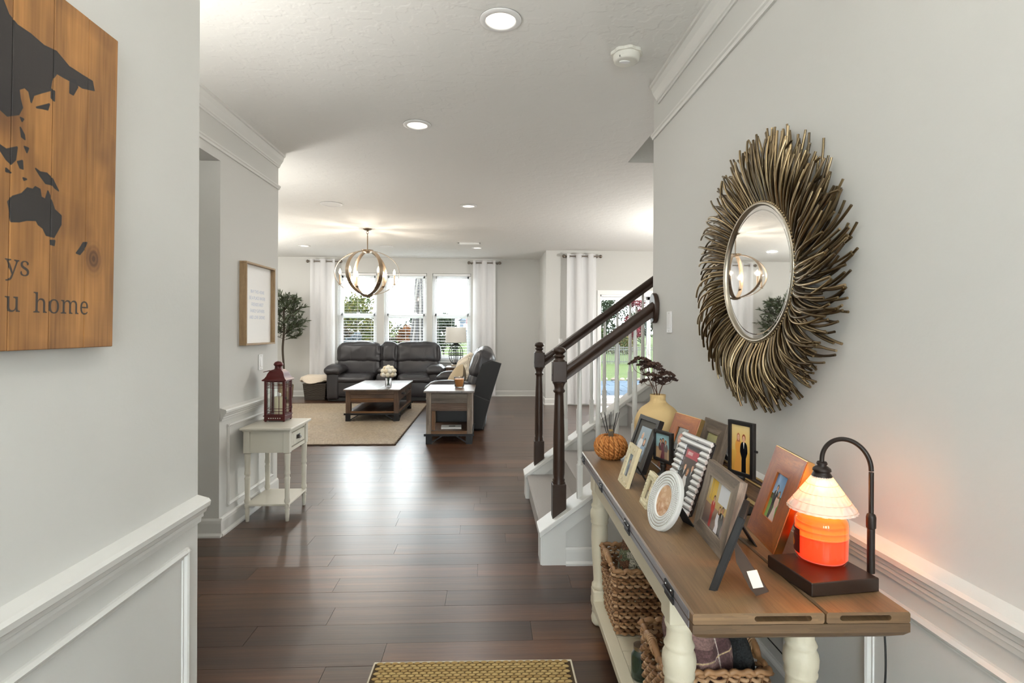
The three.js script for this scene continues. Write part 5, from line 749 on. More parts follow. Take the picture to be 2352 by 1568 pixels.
{
  const clay = std({ color: lin(0.66, 0.47, 0.22), roughness: 0.7, bumpMap: tFine, bumpScale: 0.0006 }), VX = 0.770, VZ = 2.40;
  const t = thing('clay_vase', 'big matte cream-yellow vase with a short neck at the far end of the table', 'vase', [VX, TY, -VZ]);
  part('body', lsm([[0, 0], [0.070, 0.0], [0.082, 0.010], [0.095, 0.06], [0.104, 0.125], [0.100, 0.170], [0.078, 0.212], [0.048, 0.236], [0.036, 0.248], [0.0335, 0.262], [0.035, 0.276], [0.033, 0.279], [0.029, 0.276], [0.029, 0.25], [0.04, 0.22], [0, 0.21]], 56, 4), clay, t);
  // dried seed heads: each stalk branches into an umbel of clusters
  const sm = std({ color: lin(0.10, 0.045, 0.028), roughness: 0.9 }), hm = [lin(0.050, 0.024, 0.018), lin(0.085, 0.042, 0.028)].map((c) => std({ color: c, roughness: 0.95 }));
  const clus = (r) => { const l = []; for (let i = 0; i < 9; i++) { const a = i * 2.4, q = r * Math.sqrt(i / 9); const pt = new THREE.ConeGeometry(r * 0.34, r * 0.5, 5).rotateX(PI + rr(-0.5, 0.5)).rotateY(rr(0, 6)); l.push(pt.translate(q * Math.cos(a), 0.25 * r - 0.35 * q + rr(0, 0.002), q * Math.sin(a))); } for (let i = 0; i < 6; i++) { const a = i / 6 * 2 * PI + rr(0, 0.5); l.push(new THREE.SphereGeometry(r * 0.3, 5, 4).scale(1.2, 0.45, 0.8).translate(r * 0.8 * Math.cos(a), rr(-0.001, 0.003), r * 0.8 * Math.sin(a))); } return merge(l); };
  const heads = [['tallest dried brown seed head in the cream vase, leaning left', [-0.068, 0.420, -0.02], 7], ['upright middle dried brown seed head in the cream vase', [-0.028, 0.400, 0.02], 6], ['lower right dried brown seed head in the cream vase', [0.030, 0.352, 0.01], 8], ['thin dried stalk with small brown heads hanging left of the vase neck', [-0.040, 0.345, 0.03], 4]];
  heads.forEach(([label, [x, y, z], n], j) => {
    const f = thing('dried_flower', label, 'dried flower', [VX, TY, -VZ]); const fork = V3(x * 0.62, 0.282 + (y - 0.282) * 0.55, z * 0.62);
    part('stalk', tube([[0.01 * (j - 1.5), 0.20, 0.006 * j - 0.01], [x * 0.22, 0.285, z * 0.3], fork.toArray()], 0.0021, 14, 6), sm, f);
    for (let k = 0; k < n; k++) { const a = k / n * 2 * PI + j, r = (k % 2 ? 0.022 : 0.036) * (0.8 + 0.4 * hash(k, j, 3)), e = V3(x * 1.05 + r * Math.cos(a), y + 0.014 * hash(k, j, 5) + (k % 2 ? 0.012 : -0.014), z + r * Math.sin(a)); const b = new THREE.Group(); b.name = 'branch'; f.add(b); part('twig', tube([fork.toArray(), [(fork.x + e.x) / 2 + 0.3 * (e.x - fork.x), fork.y + (e.y - fork.y) * 0.45, (fork.z + e.z) / 2 + 0.3 * (e.z - fork.z)], e.toArray()], 0.0011, 10, 5), sm, b); const h = part('seed_cluster', clus(0.020 + 0.006 * hash(k, j, 8)), hm[k % 2], b); h.position.copy(e); h.rotation.set(0.3 * Math.cos(a), 0, -0.3 * Math.cos(a)); }
  });
}
// ---------- candle warmer lamp and jar ----------
{
  const bz = phy({ color: lin(0.018, 0.011, 0.008), roughness: 0.42, metalness: 0.35 });
  const LXp = 0.765, LZ = 1.20, t = thing('candle_warmer_lamp', 'dark bronze arched candle warmer lamp with a ribbed glass shade, near end of the table', 'lamp', [LXp, TY + 0.0006, -LZ], 0.12);
  part('base', [bx(0.165, 0.030, 0.150, 0, 0.015, 0, 0.003)], std({ color: lin(0.022, 0.012, 0.008), roughness: 0.35 }), t);
  const px = 0.106 - 0.035, pz = 0.045, sx = 0.030 - 0.005, sz = -0.028;
  const pole = [[px, 0.03, pz], [px, 0.22, pz]];
  part('pole', [bar([px + 0.018, 0.028, pz], [px + 0.018, 0.142, pz], 0.0078, 14), bar([px + 0.018, 0.14, pz], [px + 0.018, 0.252, pz], 0.0052, 14)], bz, t); part('sleeve', lathe([[0.0075, -0.016], [0.0098, -0.013], [0.0102, 0.010], [0.0085, 0.016], [0.005, 0.019]], 20).translate(px + 0.018, 0.142, pz), bz, t);
  const cx = px + 0.018, topx = sx, arc = []; for (let i = 0; i <= 22; i++) { const a = i / 22 * PI, mx = (cx + topx) / 2, rx = (cx - topx) / 2, f = i / 22; arc.push([mx + rx * Math.cos(a), 0.255 + 0.058 * Math.sin(a) + 0.012 * f, pz + (sz - pz) * (0.5 - 0.5 * Math.cos(a))]); }
  arc.push([topx, 0.255, sz]); part('arch', tube(arc, 0.0052, 60, 10), bz, t);
  const S = [topx, 0, sz];
  part('socket', lathe([[0, 0.262], [0.010, 0.261], [0.012, 0.256], [0.009, 0.252], [0.014, 0.249], [0.019, 0.245], [0.020, 0.240], [0.016, 0.237], [0.019, 0.233], [0.022, 0.228], [0.022, 0.223], [0.012, 0.222]].reverse(), 24).translate(...S), bz, t);
  { const NR = 26, pr = [[0.021, 0.228], [0.033, 0.210], [0.046, 0.191], [0.059, 0.172], [0.070, 0.156], [0.0725, 0.151]], pos = [], ix = [], n = NR * 4; pr.forEach(([r, y]) => { for (let j = 0; j <= n; j++) { const a = j / n * 2 * PI, k = r * (1 + 0.03 * Math.abs(Math.cos(a * NR / 2))); pos.push(k * Math.cos(a), y, k * Math.sin(a)); } }); for (let i = 0; i < pr.length - 1; i++) for (let j = 0; j < n; j++) { const A = i * (n + 1) + j, B = A + n + 1; ix.push(A, A + 1, B, B, A + 1, B + 1); } const g = new THREE.BufferGeometry(); g.setAttribute('position', new THREE.BufferAttribute(new Float32Array(pos), 3)); g.setIndex(ix); g.computeVertexNormals();
    part('glass_shade', g.translate(...S), phy({ color: lin(0.88, 0.76, 0.66), roughness: 0.28, transmission: 0.3, thickness: 0, side: THREE.DoubleSide }), t);
    for (let r = 0; r < 4; r++) { const f = [0.033, 0.046, 0.059, 0.070][r], y = [0.210, 0.191, 0.172, 0.156][r]; part('glass_ring', new THREE.TorusGeometry(f * 1.02, 0.0010, 5, 60).rotateX(PI / 2).translate(S[0], y, S[2]), phy({ color: lin(0.9, 0.8, 0.68), roughness: 0.2, transmission: 0.5, thickness: 0 }), t); } }
  const bulb = part('bulb', sph(0.013, S[0], 0.204, S[2], 1, 1.2, 1), std({ color: 0xffffff, emissive: 0xffc88a, emissiveIntensity: 4 }), t);
  const L = new THREE.PointLight(0xffa850, 0.16, 0, 2); L.name = 'lamp_light'; L.position.set(S[0], 0.204, S[2]); t.add(L);
  part('cord', tube([[0.084, 0.012, 0.03], [0.100, 0.014, 0.035], [0.112, 0.006, 0.02], [0.13, 0.004, 0.0], [0.146, -0.05, 0.01], [0.150, -0.25, 0.02], [0.14, -0.45, -0.03], [0.19, -0.43, -0.35], [0.205, -0.425, -0.49]], 0.0022, 70, 6), M.black, t);
  // the jar candle stands on the lamp's base
  const j = thing('jar_candle', 'glowing orange jar candle under the glass lamp shade', 'candle', [LXp + 0.020, TY + 0.0305, -LZ - 0.030]);
  const label = canvasTex(256, 256, (g) => { g.fillStyle = '#5a1408'; g.fillRect(0, 0, 256, 256); g.fillStyle = '#e07a20'; g.beginPath(); g.ellipse(120, 170, 70, 60, 0, 0, 7); g.fill(); g.fillStyle = '#7a2a0c'; g.fillRect(20, 60, 216, 12); g.fillStyle = '#f6c27a'; g.fillRect(60, 26, 130, 20); });
  part('jar', lathe([[0, 0], [0.046, 0], [0.054, 0.006], [0.057, 0.018], [0.057, 0.092], [0.054, 0.102], [0.047, 0.109], [0.0455, 0.114], [0.0465, 0.117], [0.0465, 0.130]], 48), phy({ color: lin(1.0, 0.95, 0.88), roughness: 0.03, transmission: 1, thickness: 0, ior: 1.45, side: THREE.DoubleSide }), j);
  // translucent wax: a hollow cup of softened wax lit through its open top by the bulb
  part('wax', lathe([[0, 0.006], [0.048, 0.006], [0.0545, 0.014], [0.0550, 0.058], [0.0530, 0.061]], 48), phy({ color: lin(0.70, 0.085, 0.008), roughness: 1, transmission: 0.42, thickness: 0, side: THREE.DoubleSide }), j);
  part('melted_wax', lathe([[0.0530, 0.061], [0.0552, 0.064], [0.0550, 0.090], [0.052, 0.100], [0.0455, 0.107], [0.0445, 0.126]], 48), phy({ color: lin(0.85, 0.27, 0.03), roughness: 0.9, transmission: 0.5, thickness: 0, side: THREE.DoubleSide }), j);
  part('wax_ridge', [0.062, 0.078, 0.094].map((y, i) => new THREE.TorusGeometry(0.0548 - 0.001 * i, 0.0016, 6, 48).rotateX(PI / 2 + 0.04 * (i - 1)).translate(0, y, 0)), phy({ color: lin(1, 0.5, 0.1), roughness: 0.5, transmission: 0.5, thickness: 0 }), j);
  part('lip_ring', new THREE.TorusGeometry(0.0465, 0.0018, 8, 48).rotateX(PI / 2).translate(0, 0.129, 0), M.glass, j);
  const lab = new THREE.CylinderGeometry(0.0575, 0.0575, 0.055, 24, 1, true, 0, 1.5).rotateY(-PI * 0.5 - 1.35).translate(0, 0.048, 0);
  part('label', lab, std({ map: label, roughness: 0.5, side: THREE.DoubleSide }), j);
}
// ---------- baskets on the shelf ----------
function shelfBasket(label, X, Z) {
  const t = thing('wicker_basket', label, 'basket', [X, 0.1165, -Z], TT), rows = 19, H0 = 0.262, rm = [[0.36, 0.19, 0.085], [0.22, 0.105, 0.045], [0.50, 0.31, 0.17]].map((c) => std({ color: lin(...c), roughness: 0.5 }));
  const half = (y) => { const f = y / H0; return [0.128 + 0.018 * f, 0.118 + 0.018 * f]; };
  const perim = (s, y, o) => { const [a, b] = half(y), P = 4 * (a + b); let d = ((s % 1) + 1) % 1 * P; const n = [[b, 2 * 0]]; // starts at the middle of the -x side
    if (d < b) return [-a - o, y, d]; d -= b; if (d < 2 * a) return [-a + d, y, b + o]; d -= 2 * a; if (d < 2 * b) return [a + o, y, b - d]; d -= 2 * b; if (d < 2 * a) return [a - d, y, -b - o]; d -= 2 * a; return [-a - o, y, -b + d]; };
  const N = 68, hole = 0.055;
  for (let k = 0; k < rows; k++) {
    const y = 0.008 + k * (H0 - 0.014) / (rows - 1), open = k >= rows - 5 && k < rows - 1;
    const run = (s0, s1, closed) => { const n = Math.round(N * (s1 - s0)), pts = []; for (let i = 0; i < (closed ? n : n + 1); i++) { const s = s0 + (s1 - s0) * i / n, o = 0.0078 * (Math.round(s * N) % 2 ? 1 : -1) * (k % 2 ? 1 : -1); const p = perim(s, y + 0.0018 * Math.sin(i * 1.9 + k), o); pts.push(p); } return tube(pts, 0.0064, n * 4, 5, closed); };
    if (open) { part('woven_strand', run(hole * 1.0, 0.5 - hole, false), rm[k % 3], t); part('woven_strand', run(0.5 + hole, 1 - hole, false), rm[(k + 1) % 3], t); } else part('woven_strand', run(0, 1, true), rm[k % 3], t);
  }
  for (let i = 0; i < N; i += 2) { const s = (i + 0.5) / N; if (s < hole || s > 1 - hole || Math.abs(s - 0.5) < hole) { part('stake', bar(perim(s, 0.005, 0), perim(s, 0.195, 0), 0.0028, 5), rm[1], t); continue; } part('stake', bar(perim(s, 0.005, 0), perim(s, H0, 0), 0.0028, 5), rm[1], t); }
  const [a, b] = half(H0); part('basket_floor', bb(-0.126, 0.126, 0.002, 0.008, -0.116, 0.116), rm[1], t);
  const rimPts = []; for (let i = 0; i < 80; i++) { const s = i / 80, p = perim(s, H0, 0); p[1] += 0.004 * Math.sin(i * 2.5); rimPts.push(p); } part('rim', tube(rimPts, 0.0085, 240, 6, true), rm[0], t);
  for (const s of [-1, 1]) { const h = part('handle', tube([[s * a, H0 - 0.005, -0.062], [s * (a + 0.004), H0 + 0.012, -0.04], [s * (a + 0.005), H0 + 0.018, 0], [s * (a + 0.004), H0 + 0.012, 0.04], [s * a, H0 - 0.005, 0.062]], 0.0105, 30, 8), rm[0], t); for (let i = 0; i < 9; i++) part('handle_wrap', new THREE.TorusGeometry(0.0112, 0.0022, 5, 14).translate(s * (a + 0.0045), H0 + 0.017 - 0.0014 * (i - 4) ** 2 * 0.4, -0.034 + i * 0.0085), rm[2], h); }
  return t;
}
shelfBasket('woven rattan basket under the far end of the console table, holding a tweed pillow', 0.655, 2.235);
shelfBasket('woven rattan basket under the near end of the console table, holding a plaid throw', 0.650, 1.605);
{
  const tw = tex(256, 256, (u, v) => { const b = fbm(u, v, 6, 6, 3, 12), f = fbm(u, v, 90, 90, 2, 13), c = b < 0.42 ? [120, 84, 62] : b < 0.55 ? [118, 122, 92] : [176, 170, 150]; const k = 0.4 + 1.1 * f; return [c[0] * k, c[1] * k, c[2] * k]; });
  const p = solo('tweed_pillow', 'green and brown tweed pillow stuffed upright in the far rattan basket', 'pillow', uvm(cushion(0.19, 0.34, 0.15, 0.07, 0.02, 10, 0.01, 4), 0.25), std({ map: tw, roughness: 1, bumpMap: rep(tWeave, 3), bumpScale: 0.003 }), [0.668, 0.395, -2.215]); p.rotation.set(0.05, TT + 0.25, -0.22);
  const pl = tex(512, 512, (u, v) => { const n = 0.8 + 0.4 * fbm(u, v, 80, 80, 2, 3); let c = [140, 110, 104]; const s = (q, w) => Math.abs(((q * 3) % 1) - 0.5) < w; if (s(u, 0.16)) c = mixc(c, [74, 48, 50], 0.6); if (s(v, 0.16)) c = mixc(c, [74, 48, 50], 0.6); if (Math.abs(((u * 3 + 0.2) % 1) - 0.5) < 0.022) c = [208, 196, 184]; if (Math.abs(((v * 3 + 0.2) % 1) - 0.5) < 0.022) c = [196, 172, 132]; return c.map((q) => q * n); });
  const heap = (sx, sy, sz, s, amp) => { const g = new THREE.SphereGeometry(1, 44, 30), q = g.attributes.position; for (let i = 0; i < q.count; i++) { const x = q.getX(i), y = q.getY(i), z = q.getZ(i), k = 1 + amp * (n3(x * 2.3 + s, y * 2.3, z * 2.3, s) - 0.5) * 2 + amp * 0.3 * (n3(x * 7, y * 7, z * 7, s + 2) - 0.5) * 2; q.setXYZ(i, x * sx * k, y * sy * k, z * sz * k); } g.computeVertexNormals(); return g; };
  const b = solo('plaid_throw', 'mauve plaid throw with pale lines heaped in the near rattan basket', 'blanket', uvm(heap(0.090, 0.185, 0.100, 4, 0.25), 0.30), std({ map: pl, roughness: 1, bumpMap: rep(tWeave, 4), bumpScale: 0.0015 }), [0.640, 0.365, -1.585]); b.rotation.z = 0.2;
  const f = solo('dark_throw', 'dark charcoal fringed throw beside the plaid one in the near basket', 'blanket', uvm(heap(0.052, 0.13, 0.09, 8, 0.22), 0.2), std({ color: lin(0.022, 0.024, 0.024), roughness: 1, bumpMap: tFine, bumpScale: 0.006 }), [0.742, 0.315, -1.60]); 
  const gj = thing('glass_jar', 'dark green glass jar on the table shelf between the two rattan baskets', 'jar', [0.540, 0.1165, -1.86]); part('body', lathe([[0, 0], [0.030, 0], [0.033, 0.006], [0.033, 0.08], [0.024, 0.094], [0.022, 0.10], [0.020, 0.10], [0.029, 0.078], [0.029, 0.008], [0, 0.008]], 24), phy({ color: lin(0.12, 0.2, 0.15), roughness: 0.06, transmission: 0.85, thickness: 0.004 }), gj); part('lid', cyl(0.025, 0.025, 0.014, 0, 0.1, 0, 24), M.nickel, gj);
}
// ---------- sunburst mirror ----------
{
  const t = thing('sunburst_mirror', 'round mirror ringed by hundreds of curved bronze metal rods on the right wall', 'mirror', [RX, 1.535, -1.862], -PI / 2);
  const gold = [[0.36, 0.27, 0.15], [0.22, 0.165, 0.095], [0.46, 0.36, 0.22], [0.13, 0.10, 0.065]].map((c) => std({ color: lin(...c), roughness: 0.33, metalness: 1 })), G = 0.238;
  part('mirror_glass', new THREE.CylinderGeometry(G - 0.006, G - 0.006, 0.004, 72).rotateX(PI / 2).translate(0, 0, 0.036), M.mirror, t);
  part('mirror_bevel', lathe([[G - 0.022, 0.0385], [G - 0.004, 0.0355]], 72).rotateX(PI / 2), M.mirror, t);
  part('rim', [lathe([[G - 0.006, 0.030], [G - 0.004, 0.046], [G + 0.004, 0.048], [G + 0.008, 0.042], [G + 0.008, 0.0], [G - 0.006, 0.0]], 72).rotateX(PI / 2)], std({ color: lin(0.42, 0.38, 0.31), roughness: 0.35, metalness: 1 }), t);
  part('back_plate', new THREE.CylinderGeometry(G, G, 0.012, 48).rotateX(PI / 2).translate(0, 0, 0.008), M.black, t);
  part('beading', Array.from({ length: 120 }, (_, i) => sph(0.0042, (G + 0.008) * Math.cos(i / 120 * 2 * PI), (G + 0.008) * Math.sin(i / 120 * 2 * PI), 0.040, 1, 1, 1, 6)), gold[2], t).userData.kind = 'stuff';
  const N = 298, extra = [];
  const mk = (i, n) => { const layer = Math.floor(i) % 3, a0 = i / n * 2 * PI + rr(-0.008, 0.008), len = rr(0.196, 0.252) * (layer === 2 ? 0.93 : 1), bend = rr(-0.22, 0.5) + (hash(i, 1, 2) > 0.93 ? rr(-0.9, 0.3) : 0) + 0.35, z0 = [0.014, 0.024, 0.034][layer], lift = [rr(0.0, 0.02), rr(0.015, 0.04), rr(0.03, 0.062)][layer], pts = [];
    for (let k = 0; k <= 8; k++) { const f = k / 8, a = a0 + bend * 0.30 * f * f, r = G + 0.004 + len * f; pts.push([r * Math.cos(a), r * Math.sin(a), z0 + lift * Math.sin(f * PI * 0.72) * 0.9 - 0.004 * f]); } const g = tube(pts, rr(0.0036, 0.0043), 12, 6); const e = pts[8], d = V3(...pts[8]).sub(V3(...pts[7])).normalize(), cap = new THREE.CircleGeometry(0.0040, 6); cap.applyQuaternion(new THREE.Quaternion().setFromUnitVectors(V3(0, 0, 1), d)).translate(...e); return merge([g, cap]); };
  for (let i = 0; i < N; i++) part('rod', mk(i, N), gold[Math.floor(rnd() * 4)], t);
  for (let i = 0; i < 170; i++) { const q = mk(i + 0.37, 170); extra.push(q); } stuff(part('inner_rods', extra, gold[1], t));
}
// ---------- door mat ----------
{
  const t = thing('door_mat', 'tan woven sisal door mat at the bottom of the picture', 'door mat', [-0.055, 0, -1.80], -0.012), m = std({ color: lin(0.42, 0.29, 0.115), roughness: 0.95 }), m2 = std({ color: lin(0.34, 0.22, 0.08), roughness: 0.95 }), ed = std({ color: lin(0.62, 0.55, 0.42), roughness: 0.95 }), W = 0.78, D = 0.70;
  part('backing', bb(-W / 2, W / 2, 0, 0.005, -D / 2, D / 2), std({ color: lin(0.06, 0.036, 0.016), roughness: 1 }), t);
  const rowsN = 46, pitch = D / rowsN;
  for (let r = 0; r < rowsN; r++) { const z = -D / 2 + (r + 0.5) * pitch, l = []; const n = 26; for (let i = 0; i < n; i++) { const x0 = -W / 2 + 0.008 + (i + (r % 2) * 0.5) * (W - 0.02) / n, w = (W - 0.02) / n; if (x0 + w > W / 2) continue; l.push(new THREE.SphereGeometry(1, 8, 5).scale(w * 0.52, 0.0062, pitch * 0.43).translate(x0 + w / 2, 0.006 + 0.0006 * hash(i, r, 3), z + 0.0006 * (hash(i, r, 4) - 0.5))); } part('woven_row', l, r % 3 ? m : m2, t).userData.kind = 'stuff'; }
  part('edge_cord', tube([[-W / 2, 0.006, -D / 2], [0, 0.006, -D / 2 - 0.002], [W / 2, 0.006, -D / 2]], 0.004, 60, 6), ed, t); part('edge_cord', tube([[-W / 2, 0.006, -D / 2], [-W / 2 - 0.002, 0.006, 0], [-W / 2, 0.006, D / 2]], 0.004, 60, 6), ed, t); part('edge_cord', tube([[W / 2, 0.006, -D / 2], [W / 2 + 0.002, 0.006, 0], [W / 2, 0.006, D / 2]], 0.004, 60, 6), ed, t);
}
// ---------- fill lamps added out of view to brighten ceilings and walls ----------
function pendant(label, x, Z, y, I, bowl) {  // fill light hung out of view to brighten ceiling and walls
  const t = thing('added_pendant_light', label, 'pendant light', [x, H, -Z]); part('canopy', lathe([[0, -0.03], [0.04, -0.02], [0.06, 0]], 24), M.nickel, t);
  if (bowl) { for (let k = 0; k < 3; k++) { const a = k * 2.094; part('chain', bar([0.05 * Math.cos(a), -0.01, 0.05 * Math.sin(a)], [0.15 * Math.cos(a), y - H + 0.042, 0.15 * Math.sin(a)], 0.003, 6), M.nickel, t); } part('bowl', lathe([[0, -0.075], [0.06, -0.07], [0.12, -0.03], [0.152, 0.042], [0.148, 0.042], [0.116, -0.026], [0.058, -0.066], [0, -0.07]], 36).translate(0, y - H, 0), std({ color: lin(0.75, 0.75, 0.72), roughness: 0.6 }), t); }
  else { part('rod', bar([0, -0.02, 0], [0, y - H + 0.12, 0], 0.006, 8), M.nickel, t); part('socket', cyl(0.03, 0.025, 0.05, 0, y - H + 0.08, 0), M.nickel, t); }
  part('bulb', sph(bowl ? 0.03 : 0.06, 0, y - H, 0, 1, 1.2, 1, 20), std({ color: 0xffffff, emissive: 0xfff0da, emissiveIntensity: 4 }), t); const L = new THREE.PointLight(0xfffcf6, I, 0, 2); L.name = 'lamp_light'; L.shadow.radius = bowl ? 2 : 5; L.position.set(0, y - H, 0); t.add(L);
}
function sconce(label, x, y, Z, turn, I) { // uplight bowl added out of view to fill the hall ceiling
  const t = thing('added_wall_sconce', label, 'wall lamp', [x, y, -Z], turn); part('back_plate', lathe([[0, 0.014], [0.045, 0.010], [0.05, 0]], 24).rotateX(PI / 2), M.nickel, t); part('arm', tube([[0, 0, 0.01], [0, -0.03, 0.08], [0, -0.02, 0.15]], 0.006, 16, 8), M.nickel, t);
  part('bowl', lathe([[0, -0.02], [0.05, -0.012], [0.10, 0.03], [0.13, 0.112], [0.126, 0.112], [0.096, 0.034], [0.048, -0.007], [0, -0.014]], 36).translate(0, 0, 0.16), std({ color: lin(0.75, 0.75, 0.72), roughness: 0.6 }), t);
  part('bulb', sph(0.03, 0, 0.07, 0.16, 1, 1.2, 1, 18), std({ color: 0xffffff, emissive: 0xfff0da, emissiveIntensity: 4 }), t); const L = new THREE.PointLight(0xfffcf6, I, 0, 2); L.name = 'lamp_light'; L.shadow.radius = 2; L.position.set(0, 0.07, 0.16); t.add(L);
}
function fillTorchiere(label, x, Z, I) {  // fill light standing out of view to brighten the living room ceiling
  const t = thing('added_floor_lamp', label, 'added fill light', [x, 0, -Z]); part('base', lathe([[0, 0], [0.14, 0], [0.14, 0.014], [0.02, 0.03], [0, 0.03]], 28), M.nickel, t); part('pole', bar([0, 0.02, 0], [0, 1.66, 0], 0.011, 10), M.nickel, t);
  part('bowl', lathe([[0.02, 1.64], [0.09, 1.67], [0.15, 1.73], [0.17, 1.80], [0.166, 1.80], [0.146, 1.735], [0.088, 1.677], [0.02, 1.65]], 36), std({ color: lin(0.75, 0.75, 0.72), roughness: 0.6 }), t); part('bulb', sph(0.04, 0, 1.73, 0, 1, 1.2, 1, 16), std({ color: 0xffffff, emissive: 0xfff0da, emissiveIntensity: 4 }), t);
  const L = new THREE.PointLight(0xfffcf6, I, 0, 2); L.name = 'lamp_light'; L.shadow.radius = 4; L.position.set(0, 1.76, 0); t.add(L);
}
pendant('added uplight bowl pendant, fill light for the hall ceiling, out of view above the viewer', 0.05, 0.70, 2.20, 2.6, true);
sconce('added uplight bowl wall sconce, fill light for the hall ceiling, out of view on the closet wall', -1.50, 1.80, 1.70, PI, 4.0);
fillTorchiere('added uplight floor lamp, fill light out of view in the left part of the living room', -4.6, 7.6, 26); fillTorchiere('added uplight floor lamp, fill light hidden just round the end of the left wall', -2.25, 4.85, 2.2);
pendant('added pendant lamp, fill light out of view over the kitchen beyond the stairs', 3.1, 6.6, 1.95, 14);  // added to light the far ceiling and the door wall
const dim = (r, g, b) => lin(r * 0.27, g * 0.27, b * 0.27); // outdoor colours darkened to offset the very bright sky
